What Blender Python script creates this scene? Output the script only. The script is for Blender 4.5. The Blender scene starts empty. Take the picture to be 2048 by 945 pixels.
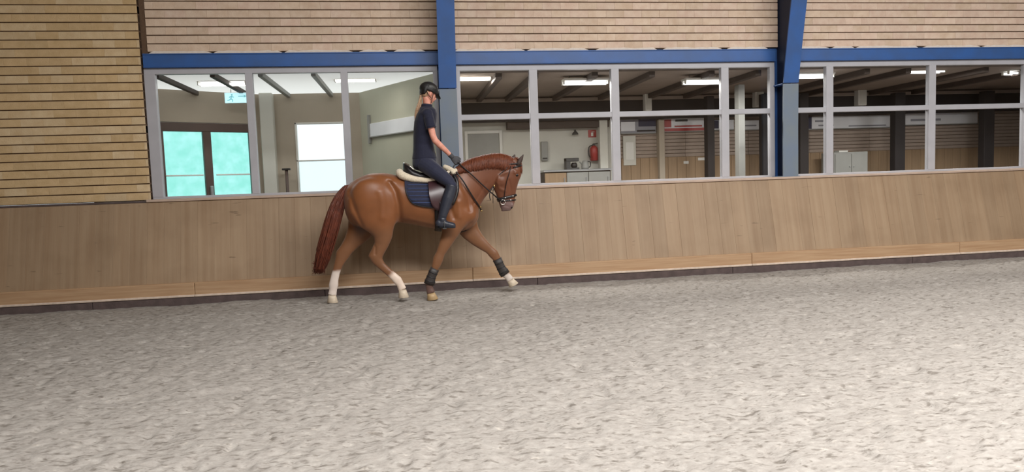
import bpy, bmesh, math, random
import numpy as np
from mathutils import Vector, Matrix

random.seed(7)
rng = np.random.default_rng(7)
scene = bpy.context.scene
C = scene.collection

# ------------------------------------------------------------------ camera
# world: X along the windowed wall, Y towards it (glass plane at Y=0), Z up
IW, IH = 2048, 945
F, YAW, PITCH, ROLL, DIST, EYE = 1400.0, 0.145105, -0.077356, -0.035148, 10.55, 1.49867
_cy, _sy, _cp, _sp = math.cos(YAW), math.sin(YAW), math.cos(PITCH), math.sin(PITCH)
FW = np.array([_sy * _cp, _cy * _cp, _sp])
_r = np.array([_cy, -_sy, 0.0]); _u = np.cross(_r, FW)
RT = math.cos(ROLL) * _r + math.sin(ROLL) * _u
UP = -math.sin(ROLL) * _r + math.cos(ROLL) * _u
CAM = np.array([0.0, -DIST, EYE])
cd = bpy.data.cameras.new('camera'); cam = bpy.data.objects.new('camera', cd); C.objects.link(cam)
cd.sensor_width = 36.0; cd.lens = F / IW * 36.0; cd.clip_end = 500
cam.matrix_world = Matrix(((RT[0], UP[0], -FW[0], CAM[0]), (RT[1], UP[1], -FW[1], CAM[1]),
                           (RT[2], UP[2], -FW[2], CAM[2]), (0, 0, 0, 1)))
scene.camera = cam

# ------------------------------------------------------------------ world, lights, exposure
world = bpy.data.worlds.new('overcast_sky'); scene.world = world
world.use_nodes = True
bg = world.node_tree.nodes['Background']
bg.inputs[0].default_value = (0.93, 0.98, 1.0, 1); bg.inputs[1].default_value = 1.6
scene.view_settings.view_transform = 'Standard'
scene.view_settings.look = 'None'
scene.view_settings.exposure = 0.0
scene.view_settings.gamma = 1.0
scene.view_settings.use_curve_mapping = False


def area(name, loc, rot, sx, sy, power, color=(1, 1, 1)):
    l = bpy.data.lights.new(name, 'AREA'); l.shape = 'RECTANGLE'; l.size = sx; l.size_y = sy
    l.energy = power; l.color = color
    o = bpy.data.objects.new(name, l); C.objects.link(o); o.location = loc; o.rotation_euler = rot
    return o


# unseen area lights added under the roof: key at the ridge, fill behind
area('ridge_key_light', (5.0, -9.6, 7.2), (0, 0, 0), 12, 2.6, 2350, (1.0, 0.985, 0.965))
area('roof_fill_light', (9.0, -15.2, 6.2), (math.radians(18), 0, 0), 24, 2.4, 380, (1.0, 0.98, 0.96))


# ------------------------------------------------------------------ helpers
def P(px, py, Y=0.0):
    """the point at depth Y on the sight line of a photograph pixel"""
    d = FW + RT * ((px - IW / 2) / F) - UP * ((py - IH / 2) / F)
    t = (Y + DIST) / d[1]
    return CAM + d * t


def PX(px, Y, py=260):
    return float(P(px, py, Y)[0])


def PZ(px, py, Y):
    return float(P(px, py, Y)[2])


class MB:
    def __init__(s):
        s.v = []; s.f = []

    def add(s, vs, fs):
        n = len(s.v)
        s.v += [tuple(map(float, q)) for q in vs]
        s.f += [tuple(i + n for i in q) for q in fs]
        return s

    def box(s, x0, x1, y0, y1, z0, z1):
        return s.add([(x0, y0, z0), (x1, y0, z0), (x1, y1, z0), (x0, y1, z0), (x0, y0, z1), (x1, y0, z1), (x1, y1, z1), (x0, y1, z1)],
                     [(0, 3, 2, 1), (4, 5, 6, 7), (0, 1, 5, 4), (1, 2, 6, 5), (2, 3, 7, 6), (3, 0, 4, 7)])

    def cbox(s, x0, x1, y0, y1, z0, z1, c=.004):
        """box with chamfered edges"""
        vs = []; idx = {}
        X = (x0, x1); Yv = (y0, y1); Z = (z0, z1)
        sg = (1, -1)
        for i in (0, 1):
            for j in (0, 1):
                for k in (0, 1):
                    a, b, d = X[i], Yv[j], Z[k]
                    idx[i, j, k, 0] = len(vs); vs.append((a, b + c * sg[j], d + c * sg[k]))
                    idx[i, j, k, 1] = len(vs); vs.append((a + c * sg[i], b, d + c * sg[k]))
                    idx[i, j, k, 2] = len(vs); vs.append((a + c * sg[i], b + c * sg[j], d))
        g = lambda i, j, k, w: idx[i, j, k, w]
        fs = [(g(0, 0, 0, 0), g(0, 0, 1, 0), g(0, 1, 1, 0), g(0, 1, 0, 0)), (g(1, 0, 0, 0), g(1, 1, 0, 0), g(1, 1, 1, 0), g(1, 0, 1, 0)),
              (g(0, 0, 0, 1), g(1, 0, 0, 1), g(1, 0, 1, 1), g(0, 0, 1, 1)), (g(0, 1, 0, 1), g(0, 1, 1, 1), g(1, 1, 1, 1), g(1, 1, 0, 1)),
              (g(0, 0, 0, 2), g(0, 1, 0, 2), g(1, 1, 0, 2), g(1, 0, 0, 2)), (g(0, 0, 1, 2), g(1, 0, 1, 2), g(1, 1, 1, 2), g(0, 1, 1, 2))]
        for i in (0, 1):
            for j in (0, 1):
                fs.append((g(i, j, 0, 0), g(i, j, 0, 1), g(i, j, 1, 1), g(i, j, 1, 0)))
            for k in (0, 1):
                fs.append((g(i, 0, k, 0), g(i, 0, k, 2), g(i, 1, k, 2), g(i, 1, k, 0)))
        for j in (0, 1):
            for k in (0, 1):
                fs.append((g(0, j, k, 1), g(0, j, k, 2), g(1, j, k, 2), g(1, j, k, 1)))
        for i in (0, 1):
            for j in (0, 1):
                for k in (0, 1):
                    fs.append((g(i, j, k, 0), g(i, j, k, 1), g(i, j, k, 2)))
        return s.add(vs, fs)

    def prism(s, pts, a, b, axis):
        """polygon pts (2D) extruded from a to b along axis; the 2D plane is the other two axes in order"""
        n = len(pts)
        def mk(p, t):
            q = [p[0], p[1]]; q.insert(axis, t); return q
        vs = [mk(p, a) for p in pts] + [mk(p, b) for p in pts]
        fs = [tuple(range(n))[::-1], tuple(range(n, 2 * n))] + [(i, (i + 1) % n, n + (i + 1) % n, n + i) for i in range(n)]
        return s.add(vs, fs)

    def loft(s, secs, n=20, e=2.0):
        """secs: (centre, half-axis a, half-axis b[, exponent]) closed at both ends"""
        vs = []; fs = []
        for sc in secs:
            c, a, b = (np.array(q, float) for q in sc[:3]); ex = sc[3] if len(sc) > 3 else e
            for k in range(n):
                t = 2 * math.pi * k / n
                ct, st = math.cos(t), math.sin(t)
                vs.append(c + a * math.copysign(abs(ct) ** (2 / ex), ct) + b * math.copysign(abs(st) ** (2 / ex), st))
        m = len(secs)
        for i in range(m - 1):
            for k in range(n):
                k2 = (k + 1) % n
                fs.append((i * n + k, i * n + k2, (i + 1) * n + k2, (i + 1) * n + k))
        vs.append(np.array(secs[0][0], float)); vs.append(np.array(secs[-1][0], float))
        for k in range(n):
            fs.append((m * n, (k + 1) % n, k)); fs.append((m * n + 1, (m - 1) * n + k, (m - 1) * n + (k + 1) % n))
        return s.add(vs, fs)

    def tube(s, pts, r, n=8):
        pts = [np.array(p, float) for p in pts]
        rs = r if isinstance(r, list) else [r] * len(pts)
        secs = []; prev = None
        for i, p in enumerate(pts):
            t = pts[min(i + 1, len(pts) - 1)] - pts[max(i - 1, 0)]
            t = t / (np.linalg.norm(t) + 1e-9)
            ref = prev if prev is not None else (np.array([0, 0, 1.]) if abs(t[2]) < .9 else np.array([0, 1., 0]))
            a = ref - t * (ref @ t); a /= np.linalg.norm(a) + 1e-9; prev = a
            b = np.cross(t, a)
            rr = rs[i]
            ra, rb = (rr if isinstance(rr, (tuple, list)) else (rr, rr))
            secs.append((p, a * ra, b * rb))
        return s.loft(secs, n)

    def ball(s, c, r, n=14, m=9):
        c = np.array(c, float)
        r = np.array(r if isinstance(r, (tuple, list)) else (r, r, r), float)
        secs = []
        for i in range(m):
            t = math.pi * (i + .5) / m if 0 < i < m - 1 else math.pi * (.12 if i == 0 else m - .12) / m
            secs.append((c + np.array([0, 0, -r[2] * math.cos(t)]), np.array([r[0] * math.sin(t), 0, 0]), np.array([0, r[1] * math.sin(t), 0])))
        return s.loft(secs, n)

    def mesh(s, name):
        me = bpy.data.meshes.new(name); me.from_pydata(s.v, [], s.f); me.update()
        return me


def catmull(pts, k=6):
    pts = [np.array(p, float) for p in pts]
    out = []
    for i in range(len(pts) - 1):
        p0 = pts[max(i - 1, 0)]; p1 = pts[i]; p2 = pts[i + 1]; p3 = pts[min(i + 2, len(pts) - 1)]
        for j in range(k):
            t = j / k
            out.append(.5 * (2 * p1 + (p2 - p0) * t + (2 * p0 - 5 * p1 + 4 * p2 - p3) * t * t + (3 * p1 - p0 - 3 * p2 + p3) * t ** 3))
    out.append(pts[-1])
    return out


def link(name, me, m=None, parent=None, smooth=False):
    if isinstance(me, MB):
        me = me.mesh(name)
        bm = bmesh.new(); bm.from_mesh(me); bmesh.ops.recalc_face_normals(bm, faces=bm.faces); bm.to_mesh(me); bm.free()
    o = bpy.data.objects.new(name, me); C.objects.link(o)
    if m is not None and not me.materials:
        me.materials.append(m)
    if smooth:
        me.polygons.foreach_set('use_smooth', [True] * len(me.polygons))
    if parent is not None:
        o.parent = parent
        o.matrix_parent_inverse = Matrix.Translation(-Vector(parent.location))
    return o


def tag(o, label, cat, group=None, kind=None):
    o['label'] = label; o['category'] = cat
    if group: o['group'] = group
    if kind: o['kind'] = kind
    return o


def empty(name, loc, label, cat, group=None, kind=None):
    o = bpy.data.objects.new(name, None); C.objects.link(o); o.location = loc; o.empty_display_size = .1
    return tag(o, label, cat, group, kind)


def fuse(mb, voxel, smooth=6, name='fused', fac=.5):
    """one continuous watertight surface out of overlapping closed shells"""
    me = mb.mesh(name)
    bm = bmesh.new(); bm.from_mesh(me); bmesh.ops.recalc_face_normals(bm, faces=bm.faces); bm.to_mesh(me); bm.free()
    o = bpy.data.objects.new(name + '_tmp', me); C.objects.link(o)
    r = o.modifiers.new('r', 'REMESH'); r.mode = 'VOXEL'; r.voxel_size = voxel; r.use_smooth_shade = True
    if smooth:
        sm = o.modifiers.new('s', 'SMOOTH'); sm.factor = fac; sm.iterations = smooth
    dg = bpy.context.evaluated_depsgraph_get()
    out = bpy.data.meshes.new_from_object(o.evaluated_get(dg), depsgraph=dg)
    bpy.data.objects.remove(o); out.name = name
    out.materials.clear()
    return out


# ------------------------------------------------------------------ materials
def srgb(r, g, b):
    f = lambda c: (c / 255 / 12.92) if c / 255 <= .04045 else ((c / 255 + .055) / 1.055) ** 2.4
    return (f(r), f(g), f(b), 1)


def mat(name, col, rough=.6, var=.12, scale=8.0, stretch=(1, 1, 1), bump=0.0, bscale=40.0, rand=0.0, metal=0.0, spec=.5,
        col2=None, coords='Object', detail=4.0, sheen=0.0, emit=None, estr=0.0):
    """principled surface: base colour broken up by noise, optional per-object tone and fine relief"""
    m = bpy.data.materials.new(name); m.use_nodes = True
    nt = m.node_tree; N = nt.nodes; L = nt.links
    b = N['Principled BSDF']
    b.inputs['Roughness'].default_value = rough; b.inputs['Metallic'].default_value = metal
    b.inputs['Specular IOR Level'].default_value = spec
    if sheen: b.inputs['Sheen Weight'].default_value = sheen
    tc = N.new('ShaderNodeTexCoord'); mp = N.new('ShaderNodeMapping'); mp.inputs['Scale'].default_value = stretch
    L.new(tc.outputs[coords], mp.inputs[0])
    vec = mp.outputs[0]
    if rand:
        oi = N.new('ShaderNodeObjectInfo')
        ad = N.new('ShaderNodeVectorMath'); ad.operation = 'ADD'
        sc = N.new('ShaderNodeVectorMath'); sc.operation = 'SCALE'; sc.inputs[0].default_value = (31, 17, 53)
        L.new(oi.outputs['Random'], sc.inputs['Scale']); L.new(sc.outputs[0], ad.inputs[0]); L.new(mp.outputs[0], ad.inputs[1])
        vec = ad.outputs[0]
    nz = N.new('ShaderNodeTexNoise'); nz.inputs['Scale'].default_value = scale; nz.inputs['Detail'].default_value = detail
    L.new(vec, nz.inputs['Vector'])
    c1 = col; c2 = col2 if col2 else tuple(min(1, c * (1 - 2.2 * var)) for c in col[:3]) + (1,)
    rp = N.new('ShaderNodeMapRange'); rp.inputs[1].default_value = .3; rp.inputs[2].default_value = .7
    L.new(nz.outputs['Fac'], rp.inputs[0])
    mx = N.new('ShaderNodeMix'); mx.data_type = 'RGBA'
    mx.inputs['A'].default_value = c1; mx.inputs['B'].default_value = c2
    L.new(rp.outputs[0], mx.inputs['Factor'])
    out = mx.outputs['Result']
    if rand:
        hs = N.new('ShaderNodeHueSaturation')
        mr = N.new('ShaderNodeMapRange'); mr.inputs[3].default_value = 1 - rand; mr.inputs[4].default_value = 1 + rand
        L.new(oi.outputs['Random'], mr.inputs[0]); L.new(mr.outputs[0], hs.inputs['Value'])
        L.new(out, hs.inputs['Color']); out = hs.outputs[0]
    L.new(out, b.inputs['Base Color'])
    if bump:
        n2 = N.new('ShaderNodeTexNoise'); n2.inputs['Scale'].default_value = bscale; n2.inputs['Detail'].default_value = 5
        L.new(vec, n2.inputs['Vector'])
        bp = N.new('ShaderNodeBump'); bp.inputs['Strength'].default_value = bump; bp.inputs['Distance'].default_value = .01
        L.new(n2.outputs['Fac'], bp.inputs['Height']); L.new(bp.outputs[0], b.inputs['Normal'])
    if emit:
        b.inputs['Emission Color'].default_value = emit; b.inputs['Emission Strength'].default_value = estr
    return m


def glass(name, tint=(1, 1, 1), gloss=.08, rough=.02):
    """thin pane: tinted see-through with a surface reflection that grows at grazing angles"""
    m = bpy.data.materials.new(name); m.use_nodes = True
    nt = m.node_tree; N = nt.nodes; L = nt.links
    N.remove(N['Principled BSDF'])
    t = N.new('ShaderNodeBsdfTransparent'); t.inputs[0].default_value = (*tint, 1)
    g = N.new('ShaderNodeBsdfGlossy'); g.inputs['Roughness'].default_value = rough
    lw = N.new('ShaderNodeLayerWeight'); lw.inputs['Blend'].default_value = .5
    fr = N.new('ShaderNodeMath'); fr.operation = 'POWER'; fr.inputs[1].default_value = 5.0; L.new(lw.outputs['Facing'], fr.inputs[0])
    ml = N.new('ShaderNodeMath'); ml.operation = 'MULTIPLY_ADD'; ml.inputs[1].default_value = .96; ml.inputs[2].default_value = .04 + gloss
    mx = N.new('ShaderNodeMixShader')
    L.new(fr.outputs[0], ml.inputs[0]); L.new(ml.outputs[0], mx.inputs[0]); L.new(t.outputs[0], mx.inputs[1]); L.new(g.outputs[0], mx.inputs[2])
    L.new(mx.outputs[0], N['Material Output'].inputs[0])
    return m


M = {}
M['brick'] = mat('pale brick', srgb(214, 194, 174), .85, .05, 9, bump=.3, bscale=60, rand=.055, col2=srgb(200, 176, 154))
M['brick_pale'] = mat('cream brick', srgb(216, 196, 178), .85, .05, 9, bump=.3, bscale=60, rand=.05, col2=srgb(204, 178, 160))
M['brick_yellow'] = mat('ochre brick', srgb(204, 177, 136), .85, .05, 9, bump=.3, bscale=60, rand=.06, col2=srgb(190, 162, 120))
M['brick_straw'] = mat('straw brick', srgb(210, 188, 152), .85, .05, 9, bump=.3, bscale=60, rand=.05, col2=srgb(198, 172, 134))
M['mortar'] = mat('mortar', srgb(102, 80, 62), .95, .1, 30, bump=.3)
M['plank'] = mat('kickboard wood', srgb(157, 134, 108), .6, .08, 2.0, stretch=(7, 1, .3), bump=.08, bscale=14, rand=.07, col2=srgb(144, 119, 93))
M['base_plank'] = mat('base plank wood', srgb(180, 150, 118), .6, .08, 4.0, stretch=(.4, 1, 9), bump=.12, bscale=12, rand=.04, col2=srgb(160, 126, 94))
M['dust'] = mat('dusty edge', srgb(212, 194, 178), .9, .1, 20)
M['plinth'] = mat('dark plinth boards', srgb(92, 78, 76), .9, .15, 9, bump=.4, bscale=25)  # dark purple-grey for the plinth boards, backing and pier sill
M['sill'] = mat('sill', srgb(186, 164, 148), .6, .06, 10)
M['blue'] = mat('blue paint', srgb(48, 92, 158), .45, .05, 4, col2=srgb(52, 86, 140))
M['web_shade'] = mat('dark navy web shade', srgb(30, 40, 66), .6, .08, 4)  # shade of the column recess painted into the web colour
M['blue_grey'] = mat('grey blue paint', srgb(104, 118, 138), .55, .06, 3, col2=srgb(112, 122, 128))
M['alu'] = mat('grey window frame', srgb(176, 176, 182), .45, .04, 5)
M['white_chip'] = mat('white mortar packing', srgb(225, 215, 205), .9, .06, 20)
M['glass'] = glass('window glass', (.95, .96, .96), .0)
M['room_wall'] = mat('beige plaster', srgb(176, 164, 148), .9, .04, 2)
M['room_white'] = mat('off white plaster', srgb(205, 203, 194), .9, .04, 2)
M['room_green'] = mat('sage plaster', srgb(186, 184, 166), .9, .04, 2)
M['ceiling_white'] = mat('white ceiling panel', srgb(228, 226, 220), .85, .03, 3)
m = M['ceiling_white']; nt = m.node_tree; tl = nt.nodes.new('ShaderNodeBsdfTranslucent'); tl.inputs[0].default_value = (.98, .95, .90, 1)
ms = nt.nodes.new('ShaderNodeMixShader'); ms.inputs[0].default_value = .8
nt.links.new(nt.nodes['Principled BSDF'].outputs[0], ms.inputs[1]); nt.links.new(tl.outputs[0], ms.inputs[2]); nt.links.new(ms.outputs[0], nt.nodes['Material Output'].inputs[0])
M['ceiling_brown'] = mat('brown ceiling panel', srgb(146, 132, 122), .85, .06, 3)
M['dark_beam'] = mat('dark beam', srgb(74, 62, 56), .7, .1, 6)
M['black_board'] = mat('near black fascia', srgb(40, 35, 36), .8, .1, 3)
M['room_floor'] = mat('room floor', srgb(120, 108, 96), .6, .08, 4)
M['door_brown'] = mat('brown door frame', srgb(88, 70, 64), .55, .08, 6)
M['pane_teal'] = glass('green tinted door glass', (.50, .83, .76), .01, .1)
nt = M['pane_teal'].node_tree; n_ = nt.nodes.new('ShaderNodeTexNoise'); n_.inputs['Scale'].default_value = 5; n_.inputs['Detail'].default_value = 5
tc_ = nt.nodes.new('ShaderNodeTexCoord'); nt.links.new(tc_.outputs['Object'], n_.inputs['Vector'])
mr_ = nt.nodes.new('ShaderNodeMapRange'); mr_.inputs[1].default_value = .35; mr_.inputs[2].default_value = .65; nt.links.new(n_.outputs['Fac'], mr_.inputs[0])
mx_ = nt.nodes.new('ShaderNodeMix'); mx_.data_type = 'RGBA'; mx_.inputs['A'].default_value = (.54, .86, .80, 1); mx_.inputs['B'].default_value = (.64, .91, .88, 1); nt.links.new(mr_.outputs[0], mx_.inputs['Factor'])
nt.links.new(mx_.outputs['Result'], [k for k in nt.nodes if k.type == 'BSDF_TRANSPARENT'][0].inputs[0])
M['pane_clear'] = glass('clear daylight pane', (.95, .97, .97), .02)
M['pane_cyan'] = glass('pale blue tinted pane', (.88, .95, .965), .01)
M['white_paint'] = mat('white paint', srgb(222, 220, 214), .5, .03, 4)
M['grey_paint'] = mat('grey paint', srgb(150, 150, 146), .55, .05, 4)
M['tube'] = mat('fluorescent tube', (1, 1, 1, 1), .4, 0, emit=(1, .98, .94, 1), estr=5.0)
M['exit_face'] = mat('backlit sign face', srgb(190, 235, 245), .4, 0, emit=srgb(190, 238, 248), estr=.85)
M['exit_mark'] = mat('sign pictogram', srgb(110, 180, 190), .5, 0, emit=srgb(130, 200, 205), estr=.55)
M['steel'] = mat('steel worktop', srgb(190, 192, 195), .3, .04, 6, metal=.7)
M['red'] = mat('red paint', srgb(168, 52, 50), .4, .06, 6)
M['black'] = mat('black plastic', srgb(28, 28, 30), .45, .08, 8)
M['dark_grey'] = mat('dark grey', srgb(66, 66, 66), .5, .08, 8)
M['banner_white'] = mat('white banner', srgb(230, 230, 234), .6, .04, 3)
M['banner_grey'] = mat('grey banner', srgb(146, 146, 154), .6, .04, 3)
M['banner_navy'] = mat('navy banner print', srgb(44, 44, 70), .6, .06, 3)
M['back_brick'] = mat('grey brown brick row', srgb(166, 150, 138), .85, .06, 6, rand=.06)
M['back_wood'] = mat('brown back boarding', srgb(156, 130, 102), .7, .08, 3, stretch=(8, 1, .5), rand=.06)
M['metal'] = mat('bright steel', srgb(205, 200, 195), .22, .03, 10, metal=1)
M['brass'] = mat('brass', srgb(200, 175, 120), .3, .03, 10, metal=1)
M['leather_black'] = mat('black leather', srgb(26, 22, 24), .38, .1, 30, bump=.15, bscale=200)
M['leather_maroon'] = mat('maroon brown leather', srgb(62, 38, 42), .3, .08, 12, bump=.04, bscale=160)
M['pad_navy'] = mat('navy quilted cloth', srgb(24, 28, 54), .8, .08, 30, bump=.3, bscale=120, sheen=.2)
M['pad_line'] = mat('blue piping', srgb(62, 80, 128), .7, .05, 30)
M['fleece'] = mat('cream fleece', srgb(228, 214, 190), .95, .08, 40, bump=.9, bscale=90, sheen=.3)
M['hoof_tan'] = mat('tan horn', srgb(176, 148, 108), .5, .1, 30)
M['ear'] = mat('dark ear', srgb(58, 38, 30), .6, .1, 20)
M['lips'] = mat('lips', srgb(190, 110, 104), .4, .03, 20)
M['hoof'] = mat('horn', srgb(150, 132, 108), .5, .1, 30, stretch=(1, 1, .2))
M['eye'] = mat('dark eye', srgb(20, 12, 10), .12, 0)
M['mane'] = mat('red chestnut hair', srgb(112, 56, 27), .5, .2, 30, col2=srgb(90, 42, 21))
M['tail'] = mat('dark chestnut hair', srgb(108, 52, 32), .5, .2, 20, col2=srgb(80, 36, 22))
M['skin'] = mat('skin', srgb(222, 160, 140), .5, .04, 20, col2=srgb(206, 138, 118))
M['polo'] = mat('navy polo cloth', srgb(19, 22, 46), .85, .08, 30, bump=.5, bscale=16, sheen=.1)
M['breeches'] = mat('dark navy breeches', srgb(30, 34, 58), .8, .08, 24, bump=.2, bscale=40, sheen=.15)
M['boot_leather'] = mat('dark riding boot leather', srgb(46, 50, 62), .38, .08, 18, bump=.15, bscale=60)
M['helmet'] = mat('matt black helmet', srgb(24, 23, 24), .5, .06, 30, bump=.1, bscale=200)
M['helmet_panel'] = mat('dark grey helmet panel', srgb(62, 62, 60), .5, .05, 30)
M['hair'] = mat('blonde hair', srgb(190, 160, 130), .5, .2, 40, col2=srgb(140, 106, 80))
M['glove'] = mat('dark grey glove', srgb(70, 70, 74), .75, .08, 40, bump=.2, bscale=120)
M['tendon'] = mat('black tendon boot', srgb(48, 42, 40), .5, .1, 25, bump=.2, bscale=80)

nt = M['plank'].node_tree; bs = nt.nodes['Principled BSDF']           # hoof and rub marks on the kickboard
hs0 = bs.inputs['Base Color'].links[0].from_socket; oi = [k for k in nt.nodes if k.type == 'OBJECT_INFO'][0]
geo = nt.nodes.new('ShaderNodeNewGeometry')
for scl, lo, hi, f_ in (((2.2, 1, 16), .70, .76, .62), ((1.1, 1.1, 1.1), .48, .75, .84)):
    mp_ = nt.nodes.new('ShaderNodeMapping'); mp_.inputs['Scale'].default_value = scl; nt.links.new(geo.outputs['Position'], mp_.inputs[0])
    nn_ = nt.nodes.new('ShaderNodeTexNoise'); nn_.inputs['Scale'].default_value = 1.6; nn_.inputs['Detail'].default_value = 3; nt.links.new(mp_.outputs[0], nn_.inputs['Vector'])
    mr_ = nt.nodes.new('ShaderNodeMapRange'); mr_.inputs[1].default_value = lo; mr_.inputs[2].default_value = hi; nt.links.new(nn_.outputs['Fac'], mr_.inputs[0])
    mx_ = nt.nodes.new('ShaderNodeMix'); mx_.data_type = 'RGBA'; mx_.blend_type = 'MULTIPLY'; mx_.inputs['B'].default_value = (f_, f_ * .97, f_ * .94, 1)
    nt.links.new(mr_.outputs[0], mx_.inputs['Factor']); nt.links.new(hs0, mx_.inputs['A']); hs0 = mx_.outputs['Result']
nt.links.new(hs0, bs.inputs['Base Color'])

# ------------------------------------------------------------------ the hall: sand floor
def vnoise(x, y, s, seed):
    x = x / s; y = y / s
    xi = np.floor(x).astype(np.int64); yi = np.floor(y).astype(np.int64)
    fx = x - xi; fy = y - yi
    fx = fx * fx * (3 - 2 * fx); fy = fy * fy * (3 - 2 * fy)
    def h(a, b):
        n = (a * 374761393 + b * 668265263 + seed * 974711) & 0x7fffffff
        n = ((n ^ (n >> 13)) * 1274126177) & 0x7fffffff
        return ((n ^ (n >> 16)) & 0xffff) / 65535.0
    return (h(xi, yi) * (1 - fx) + h(xi + 1, yi) * fx) * (1 - fy) + (h(xi, yi + 1) * (1 - fx) + h(xi + 1, yi + 1) * fx) * fy


def ground_z(x, y):
    z = .030 * (vnoise(x, y, .55, 1) - .5) + .016 * (vnoise(x + .3 * y, y, .19, 2) - .5)
    z = z + .014 * (vnoise(x + .4 * y, y, .085, 3) - .5) + .013 * (vnoise(x - .3 * y, y, .045, 4) - .5)
    pit = vnoise(x + 5, y, .15, 9)
    z = z - .026 * np.clip((pit - .74) / .26, 0, 1) - .018 * np.clip((vnoise(x, y + 9, .07, 21) - .78) / .22, 0, 1)
    edge = np.clip((y + 1.0) / .3, 0, 1)                      # raked up a little against the kickboard
    z = z * (1 - .6 * edge) + edge * .018 * (vnoise(x, y, .35, 11) - .15)
    return z - .006


xs = np.concatenate([np.linspace(-15, -6.2, 30)[:-1], np.arange(-6.2, 11.2, .023), np.linspace(11.2, 27, 40)[1:]])
ys = np.concatenate([np.linspace(-20.3, -7.6, 30)[:-1], np.arange(-7.6, -.6, .021), [-.58]])
gx, gy = np.meshgrid(xs, ys)
gz = ground_z(gx, gy)
nx, ny = len(xs), len(ys)
me = bpy.data.meshes.new('floor')
vv = np.stack([gx, gy, gz], -1).reshape(-1, 3)
ii = (np.arange(ny - 1)[:, None] * nx + np.arange(nx - 1)[None, :]).reshape(-1)
qq = np.stack([ii, ii + 1, ii + nx + 1, ii + nx], -1)
me.vertices.add(len(vv)); me.vertices.foreach_set('co', vv.astype(np.float32).reshape(-1))
me.loops.add(qq.size); me.loops.foreach_set('vertex_index', qq.astype(np.int32).reshape(-1))
me.polygons.add(len(qq)); me.polygons.foreach_set('loop_start', np.arange(0, qq.size, 4, dtype=np.int32))
me.update(calc_edges=True)
sand = mat('arena sand', srgb(160, 155, 149), .95, .1, 30, stretch=(.6, 1, 1), bump=.5, bscale=75, col2=srgb(142, 136, 130), detail=4, spec=.15)
nt = sand.node_tree; bs = nt.nodes['Principled BSDF']; src = bs.inputs['Base Color'].links[0].from_socket
tc_ = nt.nodes.new('ShaderNodeTexCoord'); mp_ = nt.nodes.new('ShaderNodeMapping'); mp_.inputs['Scale'].default_value = (.45, 1, 1); nt.links.new(tc_.outputs['Object'], mp_.inputs[0])
for sc_, lo, hi, dark in ((24, .56, .68, (.58, .56, .54, 1)), (46, .60, .70, (.62, .6, .58, 1)), (34, .62, .74, (1.28, 1.27, 1.25, 1))):
    fn = nt.nodes.new('ShaderNodeTexNoise'); fn.inputs['Scale'].default_value = sc_; fn.inputs['Detail'].default_value = 3; nt.links.new(mp_.outputs[0], fn.inputs['Vector'])
    fr_ = nt.nodes.new('ShaderNodeMapRange'); fr_.inputs[1].default_value = lo; fr_.inputs[2].default_value = hi; nt.links.new(fn.outputs['Fac'], fr_.inputs[0])
    fm = nt.nodes.new('ShaderNodeMix'); fm.data_type = 'RGBA'; fm.blend_type = 'MULTIPLY'; fm.inputs['B'].default_value = dark
    nt.links.new(fr_.outputs[0], fm.inputs['Factor']); nt.links.new(src, fm.inputs['A']); src = fm.outputs['Result']
nt.links.new(src, bs.inputs['Base Color'])
fl = link('floor', me, sand, smooth=True)
tag(fl, 'grey beige loose sand of the riding arena', 'sand floor', kind='structure')

# ------------------------------------------------------------------ columns' places along the wall
COL1 = .5 * (PX(871, 0, 60) + PX(905, 0, 60)) ; COL2 = PX(1583, -.35, 300)
BAY = COL2 - COL1
COL3 = COL2 + BAY
PIER_X = -3.56
Z_SILL = 1.405; Z_HEAD = 3.25; Z_BEAM = PZ(620, 107, 0); Z_TOP = 4.62
X_L, X_R = -7.2, COL3 + 1.2

# ------------------------------------------------------------------ brick walls, brick by brick
BL, BH = .282, .1165


def brick_mesh(L, H, seed):
    r = random.Random(seed)
    b = MB().cbox(0, L, -.012 + r.uniform(-.002, .002), .08, 0, H, .0016)
    return b.mesh('brick')


def brick_wall(name, label, x0, x1, z0, z1, yface, mats, phase=0.0):
    w = MB().box(x0, x1, yface + .006, yface + .22, z0, z1 + .9)
    root = link(name, w, M['mortar'])
    tag(root, label, 'brick wall', kind='structure')
    cache = {}
    row = 0
    z = z0 + .008
    while z < z1:
        h = min(BH - .015, z1 + .05 - z)
        x = x0 - ((row % 2) * .5 + phase) * BL
        while x < x1 - .02:
            a = max(x, x0); b = min(x + BL - .001, x1)
            if b - a > .03:
                k = (round(b - a, 3), random.randrange(3))
                mi = random.choices(range(len(mats)), [w_ for _, w_ in mats])[0]
                key = (k, mi)
                if key not in cache:
                    m_ = brick_mesh(b - a, h, hash(key) & 255); m_.materials.append(M[mats[mi][0]]); cache[key] = m_
                o = bpy.data.objects.new('brick', cache[key]); C.objects.link(o)
                o.location = (a, yface, z); o.parent = root
            x += BL
        z += BH; row += 1
    return root


brick_wall('wall_left', 'yellow brick pier beside the first window bay', X_L, PIER_X, Z_SILL + .01, Z_TOP, -.10,
           [('brick_yellow', 2), ('brick_straw', 1)], .2)
brick_wall('wall_upper_1', 'pale brick panel above the window with the teal door', PIER_X + .07, COL1 - .03, Z_BEAM + .03, Z_TOP, .0,
           [('brick', 3), ('brick_pale', 1)], .1)
brick_wall('wall_upper_2', 'pale brick panel between the two blue columns', COL1 + .03, COL2 - .03, Z_BEAM + .03, Z_TOP, .0,
           [('brick', 2), ('brick_pale', 2)], .35)
brick_wall('wall_upper_3', 'cream brick panel to the right of the tapered blue column', COL2 + .03, COL3 - .03, Z_BEAM + .03, Z_TOP, .0,
           [('brick_pale', 3), ('brick', 1)], .6)

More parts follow.
